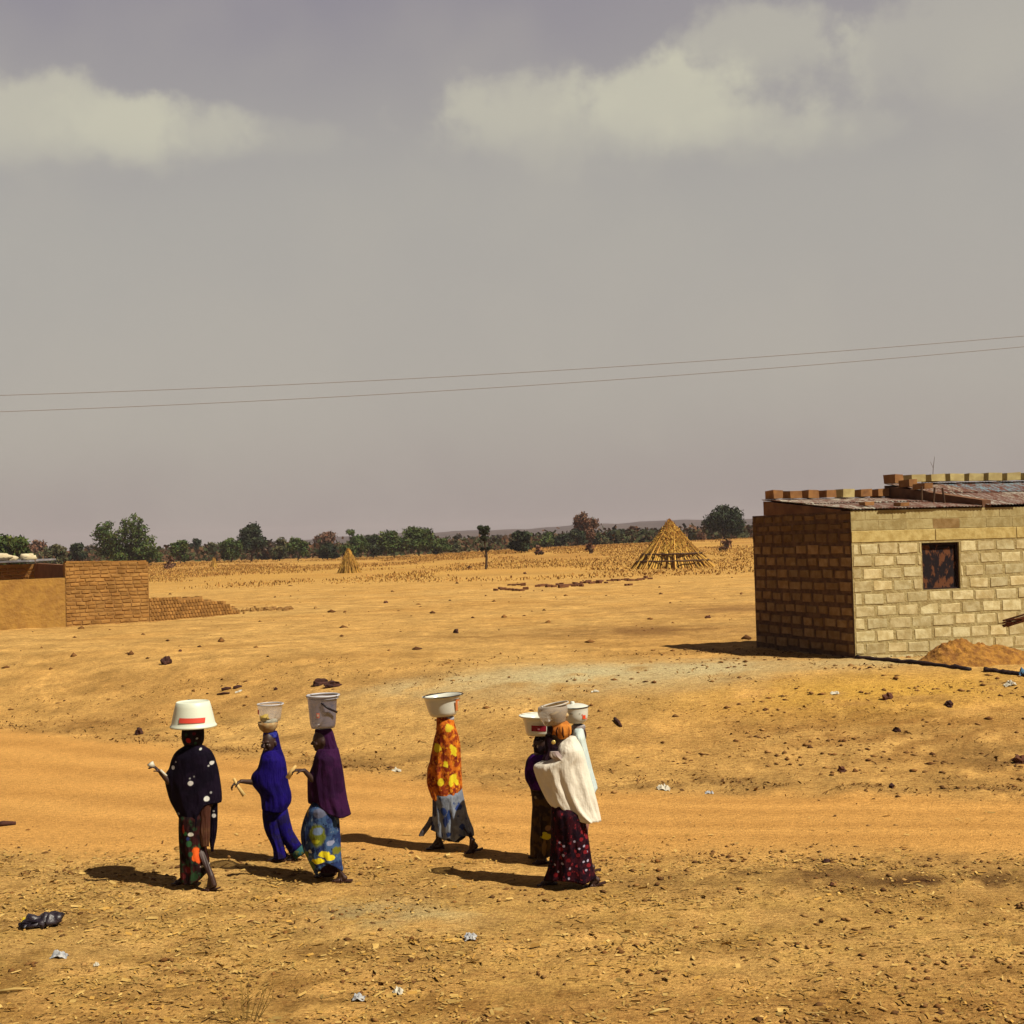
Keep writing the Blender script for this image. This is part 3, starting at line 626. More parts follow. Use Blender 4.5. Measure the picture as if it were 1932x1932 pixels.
    for (s_, t_, h, lean) in ((2.9, 1.35, .36, .05), (2.92, 1.0, .34, -.04), (2.88, 1.7, .40, .02)):
        m = MB(org); a = BP(s_, t_, zf1+.05); m.tube([a, a+Vector((lean, 0, h+.05))], .022, 6); m.build('timber_post', DARKW, root)
    m = MB(org); a = BP(4.15, 3.0, zb2); m.tube([a, a+Vector((.03, 0, .35)), a+Vector((.07, 0, .62))], [.008, .007, .004], 5); m.tube([a+Vector((.03, 0, .35)), a+Vector((-.03, 0, .5))], .004, 5); m.build('iron_rod', DARKW, root)
    for (s_, t_, z_) in ((.75, .55, zf1+.08), (1.35, .25, zf1+.04)):
        blk(s_, t_, z_, .22, .2, .07, 0)
    return w, nf
w_front, nfront = block_house()
# mound of red earth in front of the house
def mound():
    a = ground(1700, 1252); b = W(1800, 1201, 25.2); Yc = 25.25; ctr = Vector(((1812-966)/FP*Yc+.0, Yc, 0)); ctr.z = gz(ctr.x, ctr.y)
    n, mm = 60, 96; V = []; top = W(1800, 1200, Yc).z-ctr.z
    for i in range(n+1):
        r = i/n
        for j in range(mm):
            th = 2*math.pi*j/mm; x = math.cos(th)*r; y = math.sin(th)*r
            h = top*max(0, 1-r**1.15)*(1+.0*x); X = ctr.x+x*(1.75 if x > 0 else 1.12); Y = ctr.y+y*.75
            nn = (fbm(X*3, Y*3, 161)-.5)*.2+(fbm(X*11, Y*11, 163, 3)-.5)*.10
            V.append((X-ctr.x, Y-ctr.y, gz(X, Y)-ctr.z-.05+h+nn*(.25+min(1, 3*(1-r))) *(.2+.8*(1-r**4))))
    idx = np.arange((n+1)*mm).reshape(n+1, mm); f = np.stack([idx[:-1], np.roll(idx[:-1], -1, 1), np.roll(idx[1:], -1, 1), idx[1:]], -1).reshape(-1, 4)
    m = mottled('red_earth', (.46, .22, .04), (.25, .105, .025), 9, .97, .04); o = link('earth_mound', npmesh('earth_mound', np.array(V), f), m, None, True, ctr)
    tag(o, 'heap of red brown earth against the sunlit front of the block house', 'mound')
mound()
def trench_shade(p, q, label, r=.05):  # dark tube standing in for the shade of a narrow trench
    a, b = ground(*p), ground(*q); n = 24; m = MB(a); pts = []
    for i in range(n+1):
        k = i/n; x = a.x+(b.x-a.x)*k; y = a.y+(b.y-a.y)*k; pts.append(Vector((x, y, gz(x, y)+r*.35+random.uniform(-.008, .008))))
    m.tube(pts, [r*random.uniform(.75, 1.15) for _ in pts], 8)
    tag(m.build('shade_strip', mottled('trench_shade_black', (.012, .006, .01), (.04, .018, .015), 4, .7), None, True), label, 'shade_strip', 'dark strips for trench shade in front of the block house')
trench_shade((1617, 1243), (1831, 1265), 'long dark strip for trench shade before the red earth heap by the house wall', .055)
trench_shade((1858, 1267), (1965, 1281), 'short dark strip for trench shade right of the long one, at the right edge', .06)
# bundle of rusty rods at the right, leaning low before the wall
def rods():
    Y = 25.6; a = W(1892, 1172, Y); root = MB((a.x, a.y, gz(a.x, a.y))); 
    for i in range(9):
        p = W(1890+random.uniform(0, 12), 1176+random.uniform(-9, 8), Y-random.uniform(0, .2)); q = W(2080, 1140+random.uniform(-22, 18), Y-random.uniform(0, .3)); q.z += 0
        root.tube([p, (p+q)/2+Vector((0, 0, random.uniform(-.03, .03))), q], .018, 6)
    for k in (1965, 2060):
        b = W(k, 1165, Y-.05); root.tube([Vector((b.x, b.y, gz(b.x, b.y)-.1)), Vector((b.x, b.y, b.z+.02))], .04, 6)
    tag(root.build('rod_bundle', mottled('rusty_iron', (.26, .085, .03), (.12, .04, .02), 9), None, True), 'bundle of rusty rods in front of the block wall at the right edge', 'rods')
rods()
# ------------------------------------------------------------------ mud brick building on the left
def mud_house():
    def z4(x, y): return (x/4.042, (1500+y/2.542)/1.59006)
    g0 = ground(*z4(-60, 992)); g1 = ground(*z4(505, 965)); g2 = ground(*z4(1140, 928)); g3 = ground(*z4(1830, 868))
    def top(px, p): return W(px[0], px[1], p.y).z
    org = g1; MUD = mottled('mud_brick', (.45, .235, .07), (.30, .15, .045), 2.5, .97, .02, attr=True, spec=.03); PL = mottled('clay_plaster', (.47, .26, .065), (.38, .20, .055), 3, .97, .05, spec=.03)
    MUDM = mottled('mud_mortar', (.30, .15, .045), (.40, .21, .06), 5, .97)
    def v2(p): return Vector((p.x, p.y))
    def wallbox(m, a, b, za0, za1, th=.3, zb=None):
        d = (b-a).normalized(); n = Vector((-d.y, d.x)); n = n if n.y > 0 else -n
        m.prism([a, b, b+n*th, a+n*th], min(g0.z, g1.z, g2.z, g3.z)-.3, [za0, za1, za1, za0])
    # plastered front wall + taller brick wall: one building
    r1 = empty('mud_house', g1, 'low mud brick house at the left edge, part smooth clay, small flat iron roof', 'house')
    zA_ = top(z4(250, 603), g1); m = MB(org); wallbox(m, v2(g0)+(v2(g0)-v2(g1))*.8, v2(g1)-(v2(g1)-v2(g0)).normalized()*.01, zA_-.02, zA_+.02); m.build('wall', PL, r1)
    zB1 = top(z4(505, 474), g1); zB2 = top(z4(1140, 466), g2)
    m = MB(org); wallbox(m, v2(g1), v2(g2), zB1-.02, zB2-.02); m.build('wall', MUDM, r1)
    w = Wall(v2(g1), v2(g2), (0, -1)); bm_ = MB(org); zlow = min(g1.z, g2.z)-.1; n = 17; h = (min(zB1, zB2)-zlow)/n
    courses(bm_, w, zlow, [h]*n, .34, .028, lambda c: (1, 1, 1), jit=.016, o=.02)
    for i in range(26):  # ragged cap
        u = i*w.L/26; q = w.P(u+.1, zB1+(zB2-zB1)*i/26-.03, -.15)
        if i < 25 : bm_.box(q, (w.L/26*.96, .3, random.uniform(.08, .14)), math.atan2(w.d.y, w.d.x), (1.0, .98, .95))
    bm_.build('brick_facing', MUD, r1, attr=True)
    # cross wall going back, shaded, and rear wall with flat roof
    back = v2(g1)+Vector((-3.2, 5.2)); YB = back.y
    e = Vector((ray(65, 1060).x*YB, YB)); zt1 = W(65, 1063, YB).z
    m = MB(org); d = (e-v2(g1)).normalized(); nn = Vector((d.y, -d.x)); nn = nn if nn.x > 0 else -nn
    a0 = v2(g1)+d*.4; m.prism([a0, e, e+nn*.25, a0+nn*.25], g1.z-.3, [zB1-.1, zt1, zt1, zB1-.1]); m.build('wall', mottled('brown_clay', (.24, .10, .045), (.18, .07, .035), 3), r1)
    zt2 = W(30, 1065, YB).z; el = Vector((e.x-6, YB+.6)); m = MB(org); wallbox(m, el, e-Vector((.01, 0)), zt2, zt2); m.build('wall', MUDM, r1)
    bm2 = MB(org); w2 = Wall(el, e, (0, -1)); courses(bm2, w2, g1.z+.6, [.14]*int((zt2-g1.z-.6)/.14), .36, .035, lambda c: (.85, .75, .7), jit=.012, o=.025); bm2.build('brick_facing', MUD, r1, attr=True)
    zr = W(30, 1061.5, YB).z; m = MB(org)
    m.prism([el+Vector((-.3, -.5)), Vector((W(56, 1061, YB-.5).x, YB-.5)), e+Vector((-.2, 3)), el+Vector((-.3, 3))], [zr-.03, zr+.02, zr+.05, zr], [zr+.04, zr+.09, zr+.12, zr+.07])
    m.build('roof', mottled('grey_roof_iron', (.38, .38, .42), (.22, .22, .26), 2, .5, spec=.4), r1)
    SK = mottled('cream_sacking', (.72, .62, .42), (.55, .45, .28), 4)
    for px, py, w_, h_, lab in ((8, 1056, .42, .28, 'largest cream stone at the left end of the flat hut roof'), (24, 1057, .22, .2, 'middle small cream stone on the flat hut roof'), (53, 1055, .32, .26, 'cream stone at the right end of the flat hut roof')):
        c = W(px, py, YB+.2); mm = MB((c.x, c.y, zr+.07)); mm.ell((c.x, c.y, zr+.07+h_*.45), (w_, w_*.8, h_*.62), lump=.6, seed=px)
        tag(mm.build('stone', SK, None, True), lab, 'stone', 'cream stones weighing down the hut roof')
    # ruined low wall, its own thing
    m = MB(g2); d = (v2(g3)-v2(g2)).normalized(); n2 = Vector((-d.y, d.x)); L = (v2(g3)-v2(g2)).length; k = 30; w3 = Wall(v2(g2)+d*.02, v2(g3), (0, -1))
    zt = [(0, 745), (380, 733), (400, 755), (560, 768), (600, 800), (690, 860)]
    courses_h = h
    rr = empty('ruined_wall', g2, 'broken low mud brick wall stepping down right of the mud house', 'wall')
    core = MB(g2); bb = MB(g2)
    for i in range(k):
        a, b = i/k, (i+1)/k; zz = np.interp((a+b)/2*690, [q[0] for q in zt], [q[1] for q in zt]); px, py = z4(1140+(a+b)/2*690, zz); pa = v2(g2)+d*(L*a+.02); pb = v2(g2)+d*(L*b+.02); Z = W(px, py, pa.y).z
        core.prism([pa, pb, pb+n2*.28, pa+n2*.28], min(g2.z, g3.z)-.2, Z-.03+random.uniform(-.03, .03))
        z = min(g2.z, g3.z)-.1; c = 0
        while z+h*.9 < Z:
            w3.panel(bb, L*a+.01+(.07 if c % 2 else 0), L*b-.015+(.07 if c % 2 else 0), z+.012, z+h-.012, .03, .012, tuple(x*kk for kk in [random.uniform(.6, 1.05)] for x in (1.1, 1.08, 1.05)), .012); z += h; c += 1
    core.build('wall', MUDM, rr); bb.build('brick_facing', MUD, rr, attr=True)
    # heap of rubble at its end
    p = ground(500, 1152); m = MB(p)
    for i in range(40): 
        x = random.gauss(0, .9); y = random.gauss(0, .4); m.ell((p.x+x, p.y+y, gz(p.x+x, p.y+y)+.02), (random.uniform(.08, .2), .12, random.uniform(.06, .14)), nu=7, nv=5, lump=.5, seed=i)
    tag(m.build('rubble_heap', mottled('rubble', (.42, .24, .07), (.26, .13, .04), 3)), 'low heap of clay rubble right of the broken low wall', 'rubble', kind='stuff')
mud_house()
# ------------------------------------------------------------------ conical stalk stacks
def stack(name, pxa, pya, left, right, basey, Y, nst, label, hoops=True):
    gx = ray((left+right)/2, basey).x*Y; z0 = gz(gx, Y); ap = W(pxa, pya, Y); s = Y/FP; Rb = (right-left)/2*s; c = Vector((gx, Y, z0)); root = empty(name, c, label, 'straw stack')
    H = ap.z-z0; mats = mottled('stalks_'+name, (.74, .45, .085), (.58, .32, .06), .9, .9, attr=True, stretch=(1, 1, .3))
    m = MB(c)
    for i in range(nst):
        th = random.random()*6.283; k = random.uniform(.72, 1.0)+(.18 if random.random() < .12 else 0); b = c+Vector((math.cos(th)*Rb*k, math.sin(th)*Rb*k, -.05)); b.z = gz(b.x, b.y)-.03
        cut = random.uniform(.72, 1.0); tp = Vector((ap.x, Y, z0+H))+Vector((random.gauss(0, .12), random.gauss(0, .12), 0))*.8
        e = b+(tp-b)*cut; e += (e-b).cross(Vector((0, 0, 1))).normalized()*random.gauss(0, .12*Rb*.3)
        if random.random() < .35: b = b+(e-b)*random.uniform(.1, .5)
        mid = (b+e)/2+Vector((random.gauss(0, .05), random.gauss(0, .05), -.1*H*.25)); q = random.uniform(.6, 1.15)
        if random.random() < .22: q *= .5
        m.tube([b, mid, e], [.075*Rb/3.5, .065*Rb/3.5, .03], 4, (q, q*random.uniform(.9, 1), q))
    m.build('stalks', mats, root, attr=True)
    nq = int(nst*4.5); hh = .28+.74*rng.random(nq)**1.1; tq = rng.random(nq)*6.283; rq = Rb*(1-hh)*1.02+.10+.07*rng.random(nq)
    dn = np.stack([np.cos(tq)*Rb, np.sin(tq)*Rb, -H*np.ones(nq)], 1); dn /= np.linalg.norm(dn, axis=1, keepdims=True); tang = np.stack([-np.sin(tq), np.cos(tq), np.zeros(nq)], 1)
    cx_ = ap.x-c.x; P_ = np.stack([cx_*hh+np.cos(tq)*rq, np.sin(tq)*rq, H*hh], 1); ln = (.06+.16*rng.random((nq, 1)))*Rb/3.5; nrm = np.stack([np.cos(tq), np.sin(tq), .7*np.ones(nq)], 1)
    a_ = (dn+.45*rng.normal(size=(nq, 1))*tang+.35*rng.normal(size=(nq, 1))*nrm)*ln; b_ = (tang+.5*rng.normal(size=(nq, 1))*nrm)*(.014+.03*rng.random((nq, 1)))*Rb/3.5
    tn = np.where(rng.random((nq, 1)) < .3+.4*hh[:, None]**3, np.array([[.55, .38, .32]]), np.array([[1.05, 1.05, 1.0]]))*(.7+.5*rng.random((nq, 1)))
    v_, f_, c_ = quads(P_, a_, b_, tn); (nst > 200) and link('thatch', npmesh('thatch', v_, f_, c_), mats, root)
    core = MB(c); n = 24
    vs = [c+Vector((math.cos(2*math.pi*j/n)*Rb*.80, math.sin(2*math.pi*j/n)*Rb*.80, -.1)) for j in range(n)]+[Vector((ap.x, Y, z0+H*.9))]
    core.add(vs, [(j, (j+1) % n, n) for j in range(n)]); core.build('straw_core', mottled('straw_core', (.46, .27, .05), (.74, .48, .09), 5), root)
    if hoops:
        for k, rr in ((.17, .9), (.33, .74)):
            h = MB(c); pts = []
            for j in range(40):
                th = 2*math.pi*j/40; x = c.x*(1-k)+ap.x*k; rad = Rb*(1-k)*1.05+.32; pts.append(Vector((x+math.cos(th)*rad, Y+math.sin(th)*rad, z0+H*k*.92+random.uniform(-.03, .03))))
            pts.append(pts[0]); h.tube(pts, .075, 5); h.build('binding', DARKW, root)
g = ground(1270, 1071)
stack('stalk_stack', 1263, 984, 1200, 1340, 1071, g.y, 1700, 'big cone of dry yellow stalks with two dark hoops, left of the block house')
g = ground(660, 1081)
stack('straw_cone', 657, 1036, 636, 682, 1081, g.y, 260, 'small pointed straw cone in the open field in front of the green clump', False)
for (a, b, l, r, bs, lab) in ((404, 1052, 396, 412, 1070, 'tiny straw heap in the field left of the small straw cone'), (418, 1044, 385, 400, 1058, None), (1014, 1040, 1007, 1022, 1056, None)):
    if lab: gg = ground((l+r)/2, bs); stack('straw_heap', a, b, l, r, bs, gg.y, 90, lab, False)
# pale straw mounds at field edge
def lump(name, px, py, w, d, h, m, label, cat, group=None, seed=1, lumpy=.7, rz=None, nu=12, nv=8):
    g = ground(px, py); mb = MB(g); mb.ell((g.x, g.y, g.z+h*.25), (w/2, d/2, h*.75), Matrix.Rotation(rz if rz is not None else seed*1.3, 3, 'Z'), lump=lumpy, seed=seed, nu=nu, nv=nv)
    return tag(mb.build(name, m, None, False), label, cat, group)
# mud bricks drying in a long row
def bricks():
    me = None; mt = mottled('wet_mud', (.14, .055, .025), (.22, .09, .035), 6); first = None
    def z6(x, y): return ((1400+x/2.147)/1.59006, (1480+y/2.147)/1.59006)
    pts = []
    for i in range(9): pts.append((190+i*24+random.uniform(-6, 6), 622+random.uniform(-5, 8)))
    for i in range(6): pts.append((275+i*30, 592+random.uniform(-3, 3)))
    for i in range(34): pts.append((455+i*22+random.uniform(-5, 5), 608-i*1.75+random.uniform(-9, 7)))
    for x, y in ((610, 608), (635, 606), (690, 600), (715, 598), (1030, 595), (1055, 593), (530, 604), (740, 600)): pts.append((x, y))
    for x, y in pts:
        if 385 < x < 445: continue
        g = ground(*z6(x, y))
        if me is None: 
            mb = MB((0, 0, 0)); mb.box((0, 0, .08), (.34, .2, .17)); me = mb.mesh('mud_brick'); me.materials.append(mt)
            bmm = bmesh.new(); bmm.from_mesh(me); bmesh.ops.bevel(bmm, geom=bmm.edges[:], offset=.02, segments=1, affect='EDGES'); bmm.to_mesh(me); bmm.free()
        o = bpy.data.objects.new('mud_brick', me); C.objects.link(o); o.location = g; o.rotation_euler = (random.uniform(-.1, .1), random.uniform(-.1, .1), random.uniform(0, 3.1)); k = random.uniform(.7, 1.15); o.scale = (k, k, random.uniform(.6, 1.1)*k)
        tag(o, 'dark mud brick in the long low row on open sand before the stalk stack', 'brick', 'mud bricks drying in a row')
bricks()
# ------------------------------------------------------------------ single bits of rubbish and stones
DK = mottled('charred', (.035, .014, .014), (.08, .03, .02), 12); PLW = mottled('white_plastic', (.72, .68, .55), (.55, .5, .4), 12, .5); PLB = mottled('bluish_plastic', (.36, .38, .42), (.5, .5, .5), 14, .5); BRN = mottled('brown_lump', (.16, .06, .03), (.1, .04, .025), 8)
YEL = mat('yellow_wrapper', (.8, .6, .02), .6)
def crumple(name, px, py, w, d, h, m, label, cat, seed, group=None):
    w *= .72; d *= .72; g = ground(px, py); n = 12
    mb = MB(g); vs = []; fs = []
    for i in range(n+1):
        for j in range(n+1):
            a = i/n*2-1; b = j/n*2-1; e = max(0, 1-(a*a+b*b)*.55)
            no = mnoise.noise(Vector((a*2.2+seed, b*2.2, seed*.7)))
            x = a*w/2*(1+.35*mnoise.noise(Vector((b*2, seed, 1)))); y = b*d/2*(1+.35*mnoise.noise(Vector((a*2, seed, 5))))
            vs.append(g+Vector((x, y, gz(g.x+x, g.y+y)-g.z+.006+h*e*abs(.6+no*1.2))))
    for i in range(n):
        for j in range(n): q = i*(n+1)+j; fs.append((q, q+n+1, q+n+2, q+1))
    mb.add(vs, fs); o = mb.build(name, m); sm = o.modifiers.new('thick', 'SOLIDIFY'); sm.thickness = .003
    return tag(o, label, cat, group)
# black bag: two joined lobes
g = ground(80, 1748); mb = MB(g); px_m = g.y/FP
for (dx_, dz_, rx_, rz_) in ((-18, 10, 20, 11), (2, 13, 18, 12), (20, 15, 16, 13), (-30, 5, 10, 6)): mb.ell((g.x+dx_*px_m, g.y+.03, g.z+dz_*px_m*.8), (rx_*px_m, .1, rz_*px_m), lump=.8, seed=dx_)
tag(mb.build('plastic_bag', mottled('black_plastic', (.012, .007, .016), (.03, .02, .03), 9, .45, .01, spec=.5), None, True), 'crumpled black plastic bag lying alone in the left foreground', 'bag')
crumple('wrapper', 47, 1742, .09, .08, .05, YEL, 'small yellow wrapper touching the left end of the black bag', 'wrapper', 3)
crumple('plastic_scrap', 1252, 1490, .24, .2, .07, PLW, 'crumpled white plastic bag at the road edge right of the women', 'bag', 4)
crumple('plastic_scrap', 750, 1874, .11, .14, .05, PLW, 'white paper scrap in the foreground straw, right of centre bottom', 'scrap', 5)
crumple('plastic_scrap', 677, 1886, .13, .12, .04, PLB, 'grey blue plastic scrap left of the white paper scrap', 'scrap', 6)
crumple('plastic_scrap', 888, 1771, .15, .12, .05, PLB, 'grey blue plastic scrap lying on the pale patch of foreground', 'scrap', 7)
crumple('plastic_scrap', 112, 1806, .2, .12, .05, PLB, 'flat grey plastic piece below the black bag', 'scrap', 8)
crumple('plastic_scrap', 182, 1823, .06, .05, .03, PLW, 'tiny white chip right of the flat grey plastic piece', 'scrap', 9)
crumple('plastic_scrap', 748, 1455, .2, .12, .05, PLW, 'white scrap at the road edge left of the woman in orange', 'scrap', 10)
crumple('plastic_scrap', 1338, 1498, .16, .1, .04, PLB, 'dull blue scrap at the road edge right of the white plastic bag', 'scrap', 11)
crumple('plastic_scrap', 1905, 1293, .3, .2, .07, PLW, 'white scrap below the dark strip of trench shade at the right edge', 'scrap', 12)
crumple('plastic_scrap', 1575, 1310, .2, .14, .05, PLW, 'small white scrap below the corner of the block house', 'scrap', 13)
crumple('plastic_scrap', 1929, 1275, .2, .2, .14, mat('blue_plastic', (.08, .2, .36), .5), 'blue plastic piece on the dark trench shade strip at the right edge', 'scrap', 14)
crumple('plastic_scrap', 1916, 1243, .2, .1, .12, YEL, 'yellow plastic piece on the right slope of the earth heap', 'scrap', 15)
crumple('plastic_scrap', 450, 1284+22, .2, .1, .03, PLW, 'small pale scrap left of the two short charred sticks', 'scrap', 16)
crumple('plastic_scrap', 1123, 1306, .2, .1, .04, PLW, 'pale scrap behind the woman in the white shawl', 'scrap', 17)
lump('charred_wood', 605, 1291, .40, .2, .12, DK, 'left lump of charred wood behind the clear bucket with black handle', 'wood', seed=3)
lump('charred_wood', 630, 1294, .36, .18, .1, DK, 'right lump of charred wood behind the clear bucket with black handle', 'wood', seed=5)
lump('dark_lump', 313, 1253, .28, .2, .17, DK, 'dark angular lump on the sand above the white basin', 'stone', seed=8)
lump('dark_lump', 262, 1384, .24, .14, .1, DK, 'dark rag left of the woman in black, at the far road edge', 'rag', seed=11)
def stick(a, b, r, label, m=DK, lift=.02):
    p, q = ground(*a), ground(*b); mb = MB(p); mb.tube([p+Vector((0, 0, lift)), (p+q)/2+Vector((0, 0, lift+.01)), q+Vector((0, 0, lift))], [r, r*1.1, r*.7], 7); tag(mb.build('stick', m, None, True), label, 'stick')
stick((418, 1303), (436, 1300), .035, 'left of two short charred sticks end to end on the sand'); stick((441, 1300), (456, 1297), .04, 'right of two short charred sticks end to end on the sand')
stick((410, 1312), (433, 1309), .022, 'thin charred stick just below the pair of short sticks')
stick((-14, 1560), (30, 1556), .035, 'dark stick lying on the road at the left edge'); stick((1160, 1338+20), (1172, 1372), .03, 'short dark stick on the rise, right of the women')
stick((-6, 1944-70), (60, 1868), .012, 'pale straw stalk in the bottom left foreground', mottled('pale_stalk', (.6, .42, .14), (.5, .32, .1), 5), .012)
stick((1225, 1915), (1262, 1907), .010, 'pale straw stalk at the bottom right of centre', mottled('pale_stalk_b', (.6, .42, .14), (.5, .32, .1), 5), .012)
for i, (px, py, s_, lab) in enumerate([(728, 1138, .34, 'dark stone alone in the open sand left of the brick row'), (1692, 1380, .2, 'dark stone halfway up the rise below the house window'), (1675, 1318, .3, 'brown slab stone nearest the earth heap'), (1790, 1334, .3, 'larger purplish stone among clods below the earth heap'),
        (1925, 1438, .3, 'dark stone at the right edge on the rise'), (1683, 1486, .16, 'small red brown stone at the road edge far right'), (1588, 1455, .2, 'flat grey stone pair half way up the right of the rise'), (1560, 1610+17, .12, 'small stone in the dark clods right of the women'),
        (990, 1083, .5, 'dark stone on the far sand below the lone narrow tree'), (886, 1072, .7, 'brown rock just left of the pollarded tree foot'), (340, 1229, .16, 'small dark stone left of the white basin on the sand'), (520, 1302, .16, 'small dark stone behind the woman in blue'), (1571, 1670, .1, 'small dark stone below the road on the right'), (860, 1212-18, .3, 'low dark lump on the grey brown patch of sand'), (1416-80, 1166, .28, 'dark stone near the shaded wall of the block house')]):
    s_ *= .68; lump('stone', px, py, s_, s_*.7, s_*.5, [BRN, DK][i % 2], lab, 'stone', 'loose stones on the ground', seed=i+20, nu=9, nv=6)
# dry weed in the foreground
g = ground(462, 1925); mb = MB(g)
for i in range(16):
    a = random.uniform(-1, 1); h = random.uniform(.15, .36); p = g+Vector((a*.1, random.uniform(-.06, .06), 0)); q = p+Vector((a*.12, random.uniform(-.05, .05), h)); mb.tube([p, (p+q)/2+Vector((a*.01, 0, .01)), q], [.0035, .003, .0015], 4)
    for k in range(3): c_ = p+(q-p)*random.uniform(.4, 1); mb.tube([c_, c_+Vector((random.uniform(-.05, .05), random.uniform(-.03, .03), random.uniform(.01, .05)))], [.004, .0015], 4)
tag(mb.build('dry_weed', mottled('weed', (.34, .21, .05), (.22, .14, .04), 8)), 'thin dry weed standing at the bottom edge, left of centre', 'plant')
# ------------------------------------------------------------------ power lines
def wires():
    mt = mat('cable', (.30, .25, .22), .6)
    for i, (pts, lab) in enumerate(((((-0, 746), (620, 722), (1300, 683), (1932, 634)), 'upper of two power cables crossing the sky'), (((0, 776), (620, 752), (1300, 704), (1932, 655)), 'lower of two power cables crossing the sky'))):
        Y = 42; q = [W(x, y, Y) for x, y in pts]; xs = np.array([p.x for p in q]); zs = np.array([p.z for p in q]); co = np.polyfit(xs, zs, 2); X = np.linspace(-34, 34, 90); Z = np.polyval(co, X)
        m = MB((0, Y, 9)); m.tube([(x, Y, z) for x, z in zip(X, Z)], .0085, 6); tag(m.build('power_cable', mt, None, True), lab, 'cable', 'power cables crossing the sky')
wires()
# ------------------------------------------------------------------ people
SKIN = mottled('dark_skin', (.030, .011, .008), (.048, .018, .012), 6, .55, spec=.35)
EYEW = mat('eye_white', (.22, .18, .16), .3)
PEOPLE = []
class Person:
    def __init__(s, zone, label, yy, foot, Yadd=0):
        s.z = zone; g = ground(*zone(*foot)); s.Y = g.y+Yadd; s.g = Vector((g.x, s.Y, gz(g.x, s.Y)))
        s.root = empty('person', s.g, label, 'person', 'women walking along the road with loads on their heads'); s.sc = s.Y/FP/(4.517 if zone is zA else 4.7255); s.free = []; s.garm = []; PEOPLE.append(s)
    def P(s, x, y, d=0): return W(*s.z(x, y), s.Y+d)*1.0 if d == 0 else Vector((W(*s.z(x, y), s.Y).x, s.Y+d, W(*s.z(x, y), s.Y).z))
    def G(s, x, y): return ground(*s.z(x, y))
    def mb(s): return MB(s.g)
def cap(m, a, b, ra, rb, n=12):
    a, b = Vector(a), Vector(b); m.tube([a, b], [ra, rb], n); m.ell(a, (ra,)*3, nu=n, nv=8); m.ell(b, (rb,)*3, nu=n, nv=8)
def hand(m, w, d, up, k=1.0, curl=.9, side=1):
    """wrist w, direction d, up = back of the hand; five separate curled fingers"""
    d = d.normalized(); s_ = d.cross(up).normalized()*side; n = s_.cross(d)*side
    pc = w+d*.045*k
    for q in (-.022, 0, .022): cap(m, w+s_*q*.6*k, w+d*.085*k+s_*q*k, .017*k, .013*k, 8)
    for i, q in enumerate((-.033, -.011, .011, .033)):
        L = (.034, .042, .038, .028)[i]*k; a = w+d*.09*k+s_*q*k; b = a+(d*math.cos(curl*.6)-n*math.sin(curl*.6))*L; c = b+(d*math.cos(curl*1.7)-n*math.sin(curl*1.7))*L*.8
        cap(m, a, b, .0095*k, .0085*k, 7); cap(m, b, c, .0085*k, .007*k, 7)
    a = w+d*.03*k-s_*.026*k; b = a+(d*.7-s_*.8-n*.3).normalized()*.035*k; c = b+(d*.8-n*.7).normalized()*.028*k; cap(m, a, b, .0115*k, .0095*k, 7); cap(m, b, c, .0095*k, .008*k, 7)
